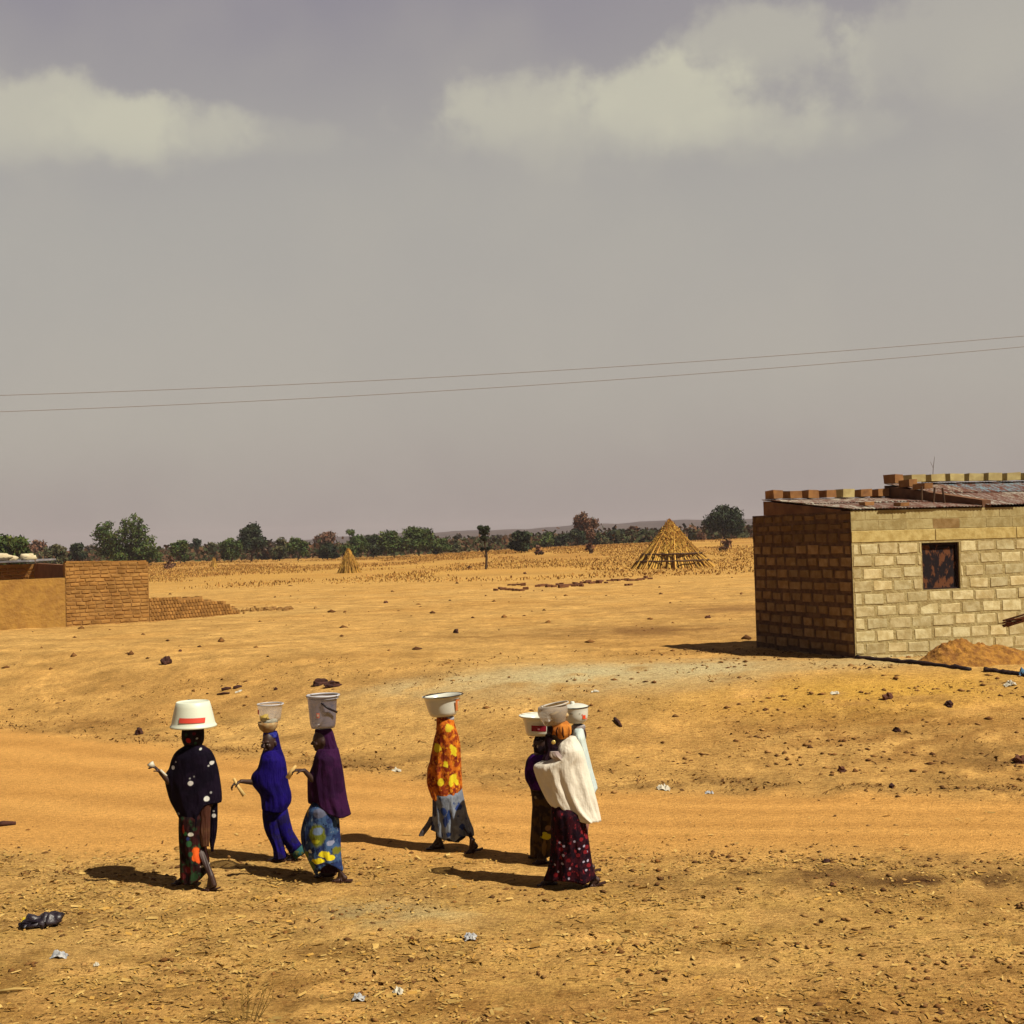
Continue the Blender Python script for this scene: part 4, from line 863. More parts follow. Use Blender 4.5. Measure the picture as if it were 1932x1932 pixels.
def body(p, head, top, face, neck, chest, pelvis, sh, el, wr, hd, hips, kn, an, toes, hands_k=1, side=True, free=(0,)):
    for q_ in (*an, *toes): q_.y = max(p.Y-.16, min(p.Y+.16, q_.y))
    m = p.mb(); hr = .5*(Vector(p.P(head[0], top)).z-p.P(*head).z)*2; hr = max(.10, min(hr, .125)); hc = p.P(*head); f = Vector(face).normalized(); sd_ = f.cross(Vector((0, 0, 1))).normalized(); upv = sd_.cross(f)
    rt = Matrix((sd_, f, upv)).transposed()
    L = lambda a, b, c: hc+rt @ Vector((a, b, c))*(hr/.115)
    m.ell(hc+upv*.012, (.074, .092, hr), rt, nu=24, nv=16); m.ell(L(0, .018, -.05), (.055, .062, .06), rt); m.ell(L(0, .06, -.085), (.026, .026, .02), rt)
    cap(m, L(0, .088, .012), L(0, .108, -.018), .009, .014, 8); m.ell(L(0, .098, -.022), (.02, .012, .009), rt)
    m.ell(L(0, .087, -.047), (.026, .012, .007), rt); m.ell(L(0, .085, -.058), (.022, .012, .008), rt)
    for q in (-1, 1):
        m.ell(L(q*.076, -.005, -.005), (.008, .018, .03), rt, nu=8, nv=6); m.ell(L(q*.042, .066, -.02), (.024, .02, .024), rt); cap(m, L(q*.014, .088, .026), L(q*.05, .078, .026), .009, .007, 6)
    nk, ch, pv = p.P(*neck), p.P(*chest), p.P(*pelvis)
    cap(m, L(0, -.02, -.06), nk, .052, .056); p.hr = (0, len(m.v)); S2 = [p.P(*q) for q in sh]; H2 = [p.P(*q) for q in hips]
    if side: S2 = [V3(((S2[i].x+ch.x)/2, p.Y+(-1, 1)[i]*-.13*-1, S2[i].z)) for i in (0, 1)]; H2 = [V3((H2[i].x, p.Y+(-.07, .07)[i], H2[i].z)) for i in (0, 1)]
    ax = (S2[1]-S2[0]).normalized(); 
    m.ell(ch, (.105, .15, .2) if side else (.155, .10, .2), nu=20, nv=12); m.ell((ch+pv)/2, (.10, .12, .17), nu=20, nv=12); m.ell(pv, (.12, .15, .15), nu=20, nv=12); cap(m, nk, S2[0], .05, .052); cap(m, nk, S2[1], .05, .052)
    for i in range(2):
        r0 = len(m.v); e, w = p.P(*el[i]), p.P(*wr[i]); cap(m, S2[i], e, .05, .036); r0 = len(m.v); cap(m, e, w, .036, .023); h = p.P(*hd[i]); hand(m, w, h-w, Vector((0, 0, 1)) if abs((h-w).normalized().z) < .8 else Vector((0, -1, 0)), hands_k, .9, 1 if i == 0 else -1)
        if i in free: p.free.append((r0, len(m.v)))
        k, a = p.P(*kn[i]), an[i]; cap(m, H2[i], k, .08, .052); cap(m, k, a, .052, .032)
        m.ell(k+(a-k)*.3+Vector((.02, 0, 0)), (.045, .045, .1)); t_ = toes[i]; heel = a+(a-t_)*.0+Vector((0, 0, -.05)); dd = (t_-a); dd.z = 0; dd.normalize()
        heel = a-dd*.035; heel.z = t_.z+.028+max(0, (a.z-t_.z-.10))*.7; cap(m, a, heel, .032, .03, 10); cap(m, a+Vector((0, 0, -.01)), t_-dd*.06+Vector((0, 0, .022)), .034, .024, 10); cap(m, heel, t_-dd*.05+Vector((0, 0, .02)), .028, .028, 10)
        sx = dd.cross(Vector((0, 0, 1)))
        for j in range(5): cap(m, t_-dd*.06+sx*(j-2)*.014+Vector((0, 0, .018)), t_-dd*(.004+.008*abs(j-1))+sx*(j-2)*.017+Vector((0, 0, .012)), .012, .009, 6)
    p.bo = o = m.build('body', SKIN, p.root, True); r = o.modifiers.new('fuse', 'REMESH'); r.mode = 'VOXEL'; r.voxel_size = .0065; r.use_smooth_shade = True
    for i in range(2):
        t_ = toes[i]; a = an[i]; dd = t_-a; dd.z = 0; dd.normalize(); lift = max(0, (a.z-t_.z-.10))*.7; sx = dd.cross(Vector((0, 0, 1))); s2 = p.mb(); vs = []
        prof = [(-.20, .028), (-.17, .034), (-.1, .03), (-.04, .042), (0, .036), (.015, .02)]
        for zz in (0, .014):
            for (u_, w_) in prof: 
                for sg in (-1, 1): vs.append(t_+dd*u_+sx*sg*w_+Vector((0, 0, zz-.004+lift*max(0, -u_-.03)/.17)))
        n = len(prof); fs = []
        for q in range(n-1): b = q*2; fs += [(b, b+2, b+3, b+1), (b+2*n, b+2*n+1, b+2*n+3, b+2*n+2), (b, b+2*n, b+2*n+2, b+2), (b+1, b+3, b+2*n+3, b+2*n+1)]
        fs += [(0, 1, 2*n+1, 2*n), (2*n-2, 4*n-2, 4*n-1, 2*n-1)]; s2.add(vs, fs); s2.tube([t_-dd*.09+sx*.045+Vector((0, 0, .008)), t_-dd*.075+Vector((0, 0, .052)), t_-dd*.09-sx*.045+Vector((0, 0, .008))], .008, 6)
        s2.build('sandal', SANDAL, p.root)
    for q in (-1, 1):
        e = p.mb(); e.ell(L(q*.034, .083, .004), (.012, .008, .008), rt, nu=10, nv=6); e.build('eye', EYEW, o)
    return o
SANDAL = mat('sandal_rubber', (.05, .018, .012), .7)
def loft(p, name, rows, m, ratio=.62, hem=None, fold=.05, nf=9, d=0, cap_top=True, seed=0, yaw=0, N=72, nv=44, thick=.004, top=None, minr=0, ruffle=0, smoothz=True, reg=False, parent=None):
    rows = sorted(rows); ys = [r[0] for r in rows]; pts = [(p.P(r[1], r[0]), p.P(r[2], r[0])) for r in rows]
    zs = np.array([a.z for a, b in pts])[::-1]; cx = np.array([(a.x+b.x)/2 for a, b in pts])[::-1]; rx = np.array([(b.x-a.x)/2 for a, b in pts])[::-1]
    def smooth(z, arr):   # catmull-ish: average of linear samples
        return sum(np.interp(z+dz, zs, arr)*w for dz, w in ((-.022, .2), (-.011, .2), (0, .2), (.011, .2), (.022, .2)))
    zt = zs[-1]; zb = zs[0]; V = []; rs = random.Random(seed); ph = [rs.random()*6.28 for _ in range(4)]
    hx = None
    if hem:
        hp = sorted((p.P(x, y).x, p.P(x, y).z) for x, y in hem); hx = [q[0] for q in hp]; hzv = [q[1] for q in hp]
    xb, rb = smooth(zb+.06, cx), smooth(zb+.06, rx)
    for i in range(nv+1):
        v = i/nv
        for j in range(N):
            th = 2*math.pi*j/N; zbt = np.interp(xb+rb*math.cos(th), hx, hzv) if hem else zb
            z = zt+(zbt-zt)*v; c, r = smooth(z, cx), smooth(z, rx); w = min(1, v*1.6)
            fo = 1-fold*w*(.5+.5*math.sin(nf*th+ph[0]+2.2*math.sin(z*3.1+ph[1])))-fold*.6*w*(.5+.5*math.sin((nf*1.7)*th+ph[2]+z*4))
            edge = abs(math.cos(th))**6; fo = fo*(1-edge)+edge
            wr = mnoise.noise(Vector((math.cos(th)*2.2+seed*3, math.sin(th)*2.2, z*5)))*.012*w+mnoise.noise(Vector((math.cos(th)*5+seed, math.sin(th)*5, z*12)))*.005*w
            ry = max(r*ratio, minr*min(1, .5+v*3.5)) if not hasattr(ratio, '__len__') else r*np.interp(v, [0, 1], ratio)
            x = c+math.cos(th)*(r*fo+wr*(1-edge)); y = p.Y+d+math.sin(th)*(ry*fo+wr)
            z2 = z+ruffle*w*w*mnoise.noise(Vector((th*1.3, seed, 0)))*.05 if v > .9 else z
            V.append((x, y, z2))
    idx = np.arange((nv+1)*N).reshape(nv+1, N); f = np.stack([idx[:-1], idx[1:], np.roll(idx[1:], -1, 1), np.roll(idx[:-1], -1, 1)], -1).reshape(-1, 4)
    if reg:
        p.garm.append(lambda x, z: (float(smooth(z, cx)), float(smooth(z, rx)), max(float(smooth(z, rx))*ratio, minr*min(1, .5+3.5*(zt-z)/(zt-zb))), (float(np.interp(x, hx, hzv)) if hem else zb), zt, p.Y+d))
    V = np.array(V)-np.array(p.g); fl = [tuple(q) for q in f]
    if cap_top: fl.append(tuple(range(N)))
    me = bpy.data.meshes.new(name); me.from_pydata([tuple(q) for q in V], [], fl); me.update(); o = link(name, me, m, parent or p.root, True)
    if thick: sm = o.modifiers.new('thick', 'SOLIDIFY'); sm.thickness = thick; sm.offset = -1
    return o
def rloft(*a, **k): return loft(*a, reg=True, **k)
def fabric(name, c1, c2, scale, spots=(), p=None, lo=.45, hi=.55, extra=None, rough=.85, wob=.5, weave=True):
    m = mat(name, c1, rough, spec=.06); t = NT(m); v = t.obj(); col = t.mix(t.ramp(t.noise(v, scale, 4), lo, hi), c1, c2)
    if extra:
        for (c3, sc, a, b) in extra: col = t.mix(t.ramp(t.noise(t.scl(v, (1, 1, .9)), sc, 3), a, b), col, c3)
    if spots:
        wv = t.noise(v, 14, 3, .6, 1); vm = t.n('ShaderNodeVectorMath', operation='MULTIPLY_ADD'); t.t.links.new(wv, vm.inputs[0]); vm.inputs[1].default_value = (.05*wob,)*3; t.t.links.new(v, vm.inputs[2])
        off = .025*wob
        for (x, y, r, c) in spots:
            q = p.P(x, y)-p.g; d = t.n('ShaderNodeVectorMath', operation='SUBTRACT'); t.t.links.new(vm.outputs[0], d.inputs[0]); d.inputs[1].default_value = (q.x+off, off, q.z+off)
            rr = r if hasattr(r, '__len__') else (r, r); mu = t.n('ShaderNodeVectorMath', operation='MULTIPLY'); t.t.links.new(d.outputs[0], mu.inputs[0]); mu.inputs[1].default_value = (1/(rr[0]*p.sc), 0, 1/(rr[1]*p.sc))
            ln = t.n('ShaderNodeVectorMath', operation='LENGTH'); t.t.links.new(mu.outputs[0], ln.inputs[0]); col = t.mix(t.math('SUBTRACT', 1, t.ramp(ln.outputs['Value'], .8, 1.1)), col, c)
    t.base(col); t.bump(t.math('ADD', t.noise(t.scl(v, (1, 1, .28)), 13, 3, .5), t.math('MULTIPLY', t.noise(v, 60, 3), .1)), .9, .03); return m
def lathe(p, name, cx, prof, m, label=None, cat=None, d=0, tilt=0, n=56, thick=.003, parent=None, smooth=True, group=None, yscale=1, tz=0):
    """prof: list of (radius_zoom, y_zoom) outline measured on the photo; revolved about its own axis"""
    c = p.P(cx, prof[0][1]); org = p.P(cx, prof[-1][1]); org.y = p.Y+d; V = []
    for r, y in prof:
        z = p.P(cx, y).z-org.z
        for j in range(n):
            th = 2*math.pi*j/n; q = Vector((math.cos(th)*r*p.sc, math.sin(th)*r*p.sc*yscale, z)); V.append(Matrix.Rotation(tilt, 3, 'Y') @ q)
    idx = np.arange(len(prof)*n).reshape(len(prof), n); f = [tuple(q) for q in np.stack([idx[:-1], idx[1:], np.roll(idx[1:], -1, 1), np.roll(idx[:-1], -1, 1)], -1).reshape(-1, 4)]
    if prof[-1][0] > 1: f.append(tuple(range((len(prof)-1)*n, len(prof)*n)))
    me = bpy.data.meshes.new(name); me.from_pydata([tuple(v) for v in V], [], f); me.update(); o = link(name, me, m, parent, smooth, org if not parent else org-parent.location)
    if thick: sm = o.modifiers.new('thick', 'SOLIDIFY'); sm.thickness = thick; sm.offset = 0
    o['_'] = 0; del o['_']
    if label: tag(o, label, cat, group)
    return o
def patch(parent, p, name, cx, x0, x1, y0, y1, rad, m, d=0, bulge=.003, n=14, tilt=0, axis_y=None):
    """label wrapped round a vessel of radius function rad(y) (zoom units)"""
    V = []; fs = []
    for i in range(n+1):
        x = x0+(x1-x0)*i/n
        for j in range(5):
            y = y0+(y1-y0)*j/4; r = rad(y); q = p.P(x, y); ux = max(-.98, min(.98, (x-cx)/r)); R_ = r*p.sc+bulge
            V.append(Vector((p.P(cx, y).x+ux*R_, p.Y+d-math.sqrt(1-ux*ux)*R_, q.z))-parent.location)
    for i in range(n):
        for j in range(4): a = i*5+j; fs.append((a, a+1, a+6, a+5))
    me = bpy.data.meshes.new(name); me.from_pydata([tuple(v) for v in V], [], fs); me.update(); o = link(name, me, m, parent); return o
ENAM = mottled('white_enamel', (.80, .80, .70), (.74, .74, .65), 3, .25, spec=.5); RED = mat('red_label', (.75, .08, .05), .5); BLK = mat('black_rim', (.02, .015, .02), .4); DRED = mat('dark_red_label', (.28, .01, .03), .5); ORG = mat('orange_print', (.8, .25, .08), .5)
WPL = mat('white_plastic_basin', (.78, .83, .68), .45, spec=.4)
def clear(name, col, a, rough=.25):
    m = mat(name, col, rough, spec=.5, alpha=a); return m
CLR = clear('clear_plastic', (.20, .19, .26), .46); CLR2 = clear('milky_plastic', (.62, .60, .60), .22); CLR3 = clear('tan_plastic', (.52, .44, .36), .5)
def rim(parent, p, cx, r, y, rad, m, d=0, tilt=0, name='rim'):
    c = p.P(cx, y); c.y = p.Y+d; mb = MB(parent.location); mt_ = Matrix.Rotation(tilt, 3, 'Y'); pts = [c+mt_ @ Vector((math.cos(2*math.pi*j/48)*r*p.sc, math.sin(2*math.pi*j/48)*r*p.sc, 0)) for j in range(48)]; pts.append(pts[0]); mb.tube(pts, rad, 6); return mb.build(name, m, parent, True)
def rod(p, name, pts, r, m, label, cat):
    q = [p.P(*x) for x in pts]; mb = MB(q[0]); mb.tube(q, r, 8); return tag(mb.build(name, m, None, True), label, cat)
CREAM = mottled('peeled_wood', (.78, .56, .22), (.68, .45, .16), 9, .7)
V3 = Vector
# ---- P1 woman in black
p = Person(zA, 'person in a black shawl with white rosettes, carrying an upturned white basin', 0, (460, 1700))
an = [V3((p.P(375, 1600).x, p.G(330, 1662).y, p.g.z+.11)), V3((p.P(640, 1640).x, p.G(620, 1735).y, p.g.z+.14))]
t0 = p.G(300, 1664); t1 = p.G(545, 1738)
body(p, (452, 432), 350, (-.75, .6, 0), (452, 530), (450, 680), (450, 1060), [(350, 600, .02), (555, 600, -.02)], [(262, 800, -.06), (630, 830, 0)], [(202, 722, -.1), (610, 1000, -.06)], [(140, 655, -.12), (600, 1080, -.08)],
     [(410, 1100, .05), (500, 1100, -.05)], [(400, 1390, .1), (545, 1370, -.1)], an, [t0, t1], side=False)
loft(p, 'headscarf', [(338, 372, 530), (352, 360, 543), (400, 355, 547), (450, 358, 547), (480, 368, 540), (510, 385, 520), (550, 390, 515)], fabric('black_floral_scarf', (.012, .010, .014), (.02, .012, .016), 20, [(432, 450, 22, (.35, .02, .02)), (505, 432, 9, (.5, .5, .45)), (415, 400, 14, (.02, .05, .03)), (480, 390, 15, (.12, .01, .02)), (490, 470, 12, (.03, .08, .05))], p), .9, fold=.02)
spots = [(303, 675, 18, (.55, .52, .50)), (330, 625, 8, (.3, .28, .28)), (625, 640, 17, (.6, .58, .55)), (602, 660, 8, (.4, .4, .4)), (462, 802, 22, (.62, .6, .58)), (455, 760, 8, (.3, .3, .3)), (490, 745, 8, (.2, .2, .2)), (593, 935, 23, (.72, .72, .68)), (625, 885, 10, (.3, .3, .3)),
         (640, 1090, 18, (.62, .6, .58)), (637, 1052, 9, (.4, .4, .4)), (533, 520, 10, (.5, .5, .45)), (350, 1065, 13, (.2, .22, .25))]
BLKF = fabric('black_shawl_cloth', (.004, .002, .008), (.008, .004, .013), 6, spots, p, wob=.25)
skf = fabric('dark_floral_wrapper', (.012, .006, .007), (.035, .008, .008), 9, [(500, 1400, (32, 62), (.80, .13, .02)), (525, 1440, (22, 40), (.72, .10, .02)), (448, 1310, 28, (.03, .10, .04)), (415, 1225, 18, (.03, .12, .03)), (465, 1232, (24, 16), (.6, .58, .5)), (570, 1508, (32, 14), (.65, .62, .55)), (460, 1400, 22, (.02, .06, .03)),
       (440, 1265, 16, (.02, .03, .12)), (400, 1190, (10, 40), (.30, .03, .01)), (440, 1530, 30, (.12, .015, .02)), (490, 1590, 34, (.02, .05, .02)), (370, 1490, 20, (.02, .05, .025)), (390, 1590, 30, (.09, .012, .012))], p, extra=[((.02, .045, .02), 16, .55, .62)], wob=.7)
rloft(p, 'wrapper', [(1020, 345, 560), (1100, 335, 575), (1200, 332, 560), (1300, 333, 552), (1400, 340, 568), (1480, 343, 590), (1550, 342, 592), (1620, 345, 575), (1660, 352, 545)], skf, .6, hem=[(340, 1650), (400, 1660), (480, 1655), (530, 1640), (560, 1600), (580, 1560)], fold=.08, seed=2, minr=.17)
rloft(p, 'shawl', [(492, 405, 505), (520, 345, 565), (560, 298, 610), (620, 268, 640), (700, 248, 663), (740, 215, 672), (800, 212, 682), (860, 224, 690), (920, 240, 697), (985, 262, 698), (1050, 300, 672), (1110, 330, 655), (1170, 345, 640)], BLKF, .56,
     hem=[(210, 830), (300, 1060), (345, 1110), (420, 1215), (500, 1235), (520, 1080), (560, 1000), (600, 985), (700, 985)], fold=.06, seed=1, minr=.16)
loft(p, 'shawl_tail', [(960, 612, 668), (1100, 606, 668), (1200, 600, 665), (1280, 598, 655), (1340, 600, 640), (1400, 612, 632)], BLKF, .55, fold=.12, seed=4, d=-.03, nf=5)
loft(p, 'petticoat', [(970, 520, 620), (1100, 522, 618), (1250, 524, 614), (1345, 540, 606)], fabric('brown_lining', (.11, .05, .025), (.08, .03, .02), 3, p=p), .5, fold=.05, seed=5, d=-.09)
b = lathe(p, 'washbasin', 455, [(128, 140), (134, 126), (139, 131), (150, 170), (166, 240), (178, 300), (186, 322), (195, 330), (194, 340), (186, 343)][::1], WPL, 'white plastic basin carried upside down on the head of the woman in black', 'basin')
mb = MB(b.location); c_ = p.P(455, 136); mb.tube([c_-V3((0, 0, .008)), c_+V3((0, 0, .003))], 137*p.sc, 48); mb.build('basin_base', WPL, b)
patch(b, p, 'label', 455, 378, 580, 247, 288, lambda y: 150+(y-170)*.22, RED, bulge=.008)
rod(p, 'paper_cup', [(138, 668, -.13), (118, 632, -.14)], [.028, .036], PLW, 'white crumpled cup held up in the raised hand of the woman in black', 'cup')
rod(p, 'wooden_spoon', [(258, 742, -.14), (205, 690, -.14)], .012, PLW, 'pale stick at the wrist of the woman in black', 'stick')
# ---- P2 woman in blue
p = Person(zA, 'person all in bright blue, striding, with a brown bowl on the head', 0, (1165, 1487))
an = [V3((p.P(1185, 1440).x, p.Y, p.g.z+.10)), V3((p.P(1325, 1400).x, p.Y+.05, p.g.z+.21))]
t0 = V3((p.P(1092, 1480).x, p.Y, gz(p.P(1092, 1480).x, p.Y))); t1 = V3((p.P(1262, 1500).x, p.Y+.03, gz(p.P(1262, 1500).x, p.Y)+.01))
body(p, (1105, 480), 385, (-.45, -.9, -.08), (1112, 570), (1130, 680), (1145, 1000), [(1045, 640, .03), (1215, 640, -.03)], [(1000, 810, -.05), (1265, 830, -.05)], [(875, 795, -.08), (1195, 945, -.22)], [(825, 815, -.09), (1140, 1030, -.22)],
     [(1110, 1040, .04), (1190, 1040, -.04)], [(1125, 1250, 0), (1230, 1240, .03)], an, [t0, t1], side=False)
BLUE = fabric('bright_blue_cloth', (.007, .003, .085), (.012, .005, .14), 5, p=p)
BLUE2 = fabric('blue_trouser_cloth', (.010, .005, .13), (.012, .008, .06), 12, p=p)
rloft(p, 'trouser_leg', [(1000, 1045, 1230), (1100, 1042, 1222), (1200, 1057, 1218), (1260, 1078, 1212), (1320, 1110, 1222), (1380, 1135, 1234), (1462, 1140, 1244)], BLUE2, .7, fold=.06, seed=3, minr=.09)
q = [p.P(1180, 1040, 0), p.P(1205, 1150, .02), p.P(1240, 1260, .03), p.P(1295, 1345, .04), p.P(1352, 1420, .04)]; mb = p.mb(); mb.tube(q, [.10, .095, .085, .078, .072], 20); mb.build('trouser_leg', BLUE2, p.root, True)
mb = p.mb(); mb.tube([p.P(1330, 1392, .04), p.P(1368, 1438, .04)], [.078, .078], 20); mb.build('trouser_cuff', fabric('teal_cuff', (.02, .09, .10), (.10, .12, .04), 20, p=p), p.root, True)
rloft(p, 'veil', [(540, 1050, 1202), (580, 1033, 1222), (640, 1020, 1240), (700, 1002, 1250), (735, 960, 1255), (780, 945, 1260), (830, 955, 1266), (870, 985, 1275), (910, 1022, 1288), (960, 1034, 1293), (1000, 1036, 1286), (1050, 1041, 1252), (1085, 1043, 1230)], BLUE, .58, fold=.05, seed=6, minr=.16, hem=[(940, 800), (975, 868), (1030, 925), (1045, 1040), (1240, 1060), (1290, 1000)])
loft(p, 'veil_hood', [(384, 1052, 1160), (400, 1043, 1170), (440, 1042, 1178), (490, 1046, 1188), (540, 1050, 1200), (590, 1036, 1220)], BLUE, .72, fold=.02, seed=7, d=.035)
loft(p, 'veil_brow', [(392, 1052, 1163), (410, 1046, 1168), (432, 1050, 1168)], fabric('blue_brow_band', (.02, .02, .25), (.04, .05, .32), 20, p=p), .78, fold=0, seed=8, d=.002)
cb = lathe(p, 'calabash_bowl', 1092, [(84, 300), (82, 325), (72, 352), (55, 375), (36, 388), (0, 390)], mottled('calabash', (.38, .20, .07), (.5, .36, .18), 20), 'brown calabash bowl on the head of the woman in blue', 'bowl')
mb = MB(p.P(1110, 320)); mb.ell(p.P(1115, 305), (.07, .06, .035), lump=.7, seed=3); mb.ell(p.P(1085, 318, -.03), (.04, .04, .025), lump=.6, seed=5); tag(mb.build('cloth_bundle', mottled('white_cloth', (.8, .78, .65), (.7, .65, .5), 14), None, True), 'white bundle lying in the calabash bowl', 'bundle')
bk = lathe(p, 'clear_bucket', 1108, [(110, 150), (106, 156), (100, 200), (92, 250), (84, 292), (0, 296)], CLR2, 'milky see-through bucket standing in the calabash bowl', 'bucket', d=.02)
rim(bk, p, 1108, 109, 150, .008, mat('milky_rim', (.6, .58, .6), .4), .02)
mb = MB(p.P(1060, 280)); mb.ell(p.P(1062, 272, 0), (.055, .05, .04), lump=.6, seed=9); tag(mb.build('yellow_bag', mat('yellow_plastic', (.62, .42, .05), .5), None, True), 'small yellow bag showing through the milky bucket', 'bag')
patch(bk, p, 'tag', 1108, 1008, 1026, 192, 232, lambda y: 104, RED, d=.02)
rod(p, 'pestle_stick', [(815, 768, -.10), (850, 830, -.11), (905, 912, -.11)], [.016, .018, .024], CREAM, 'pale peeled stick held out by the woman in blue', 'stick')
# ---- P3 woman in purple veil
p = Person(zA, 'person in a long dark purple veil over a blue and yellow skirt', 0, (1640, 1655))
t0 = p.G(1500, 1622); t1 = p.G(1650, 1662); an = [V3((p.P(1610, 1590).x, t0.y, p.g.z+.12)), V3((p.P(1720, 1600).x, t1.y, p.g.z+.11))]
body(p, (1548, 462), 372, (-.97, -.25, -.05), (1572, 560), (1595, 700), (1570, 1010), [(1520, 630, .05), (1660, 640, -.05)], [(1500, 800, -.08), (1700, 850, -.03)], [(1420, 695, -.14), (1640, 960, -.12)], [(1350, 690, -.15), (1600, 1000, -.12)],
     [(1520, 1050, .05), (1610, 1050, -.05)], [(1470, 1330, .05), (1650, 1330, -.05)], an, [t0, t1])
PUR = fabric('dark_purple_cloth', (.040, .008, .045), (.024, .005, .03), 5, p=p)
rloft(p, 'skirt', [(960, 1485, 1620), (1040, 1432, 1650), (1100, 1405, 1690), (1160, 1386, 1700), (1240, 1370, 1705), (1320, 1375, 1710), (1400, 1395, 1712), (1450, 1420, 1715), (1520, 1455, 1722), (1600, 1500, 1740)],
     fabric('blue_yellow_print', (.02, .035, .12), (.05, .10, .22), 9, [(1530, 1240, (70, 95), (.14, .16, .02)), (1535, 1205, (42, 34), (.16, .22, .34)), (1515, 1290, (40, 18), (.35, .34, .02)), (1590, 1400, (50, 28), (.80, .66, .02)), (1540, 1455, (58, 26), (.82, .68, .02)), (1640, 1430, (36, 26), (.8, .66, .02)), (1465, 1382, 16, (.7, .7, .6)),
      (1550, 1050, (60, 40), (.12, .13, .20)), (1640, 1310, (30, 22), (.25, .27, .4)), (1685, 1380, 34, (.16, .16, .02)), (1430, 1420, (26, 40), (.14, .18, .04)), (1600, 1480, (70, 8), (.02, .02, .05)), (1470, 1510, (34, 50), (.10, .15, .04)), (1440, 1030, (10, 60), (.3, .2, .05))], p, extra=[((.16, .2, .26), 20, .6, .66), ((.01, .015, .06), 11, .58, .64)], wob=1.1), .62,
     hem=[(1370, 1400), (1430, 1530), (1495, 1600), (1520, 1560), (1600, 1500), (1650, 1480), (1700, 1520), (1742, 1585)], fold=.08, seed=9, minr=.18)
loft(p, 'underskirt', [(1400, 1480, 1690), (1500, 1510, 1700), (1580, 1540, 1725)], fabric('dark_underskirt', (.02, .008, .02), (.03, .01, .03), 9, p=p), .5, fold=.05, seed=2)
rloft(p, 'veil', [(528, 1515, 1690), (560, 1500, 1698), (600, 1487, 1706), (660, 1473, 1718), (720, 1450, 1730), (760, 1430, 1736), (800, 1427, 1742), (880, 1428, 1753), (960, 1430, 1766), (1000, 1436, 1776), (1050, 1450, 1788), (1100, 1470, 1802)], PUR, .52,
     hem=[(1428, 985), (1480, 990), (1500, 960), (1560, 1000), (1620, 1060), (1700, 1098), (1750, 1100), (1800, 1082)], fold=.09, seed=10, minr=.17)
loft(p, 'veil_hood', [(362, 1500, 1628), (376, 1492, 1642), (420, 1505, 1656), (470, 1530, 1668), (520, 1540, 1684), (570, 1500, 1698)], PUR, .62, fold=.02, seed=11)
loft(p, 'veil_brow', [(366, 1492, 1620), (385, 1488, 1620), (408, 1492, 1610)], PUR, .7, fold=0, seed=12)
bk = lathe(p, 'clear_bucket', 1560, [(136, 72), (134, 84), (124, 96), (118, 180), (112, 260), (106, 320), (98, 348), (0, 352)], CLR, 'smoky clear bucket with a black handle on the head of the woman in purple', 'bucket')
rim(bk, p, 1560, 135, 74, .011, mat('frosted_rim', (.55, .54, .58), .35)); rim(bk, p, 1560, 128, 96, .006, mat('frosted_rim_b', (.45, .44, .5), .35))
mb = MB(bk.location); mb.tube([p.P(1563, 125, -.16), p.P(1620, 165, -.17), p.P(1690, 207, -.10)], [.010, .012, .012], 8); mb.build('handle', BLK, bk, True)
patch(bk, p, 'label', 1560, 1522, 1548, 210, 252, lambda y: 117, mat('orange_white_label', (.7, .2, .12), .5)); patch(bk, p, 'label', 1560, 1529, 1541, 222, 240, lambda y: 117, PLW, bulge=.006)
rod(p, 'bread_stick', [(1352, 650, -.16), (1320, 690, -.17), (1283, 755, -.17)], [.012, .022, .026], CREAM, 'pale peeled stick held out by the woman in the purple veil', 'stick')
# ---- P4 woman in orange
p = Person(zB, 'person in an orange and yellow veil over a blue grey skirt, walking alone', 0, (400, 1490))
t0 = V3((p.P(180, 1465).x, p.G(240, 1478).y, 0)); t0.z = gz(t0.x, t0.y); t1 = V3((p.P(530, 1500).x, p.G(570, 1515).y, 0)); t1.z = gz(t1.x, t1.y)
an = [V3((p.P(280, 1410).x, t0.y, p.g.z+.12)), V3((p.P(592, 1400).x, t1.y, p.g.z+.17))]
body(p, (345, 395), 302, (-.9, .4, 0), (345, 480), (340, 650), (350, 960), [(250, 570, .02), (420, 570, -.02)], [(212, 770, -.02), (455, 760, 0)], [(215, 920, -.04), (430, 920, -.03)], [(215, 990, -.05), (420, 990, -.04)],
     [(310, 990, .05), (400, 990, -.05)], [(270, 1190, .05), (500, 1190, -.05)], an, [t0, t1], free=())
y_ = (.85, .68, .03); YB_ = [(280, 565, (36, 36), y_), (425, 590, (30, 48), y_), (380, 385, (36, 34), (.6, .45, .03)), (355, 700, (24, 30), y_), (310, 860, (32, 36), y_), (425, 830, (36, 44), y_), (400, 870, (20, 30), y_), (270, 540, (24, 22), y_), (450, 860, (22, 30), y_), (400, 560, (12, 30), y_)]
ORA = fabric('orange_yellow_print', (.62, .16, .015), (.25, .035, .01), 16, YB_, p, .42, .58, extra=[((.72, .27, .02), 22, .56, .64), ((.16, .015, .012), 12, .60, .68)], wob=1.5)
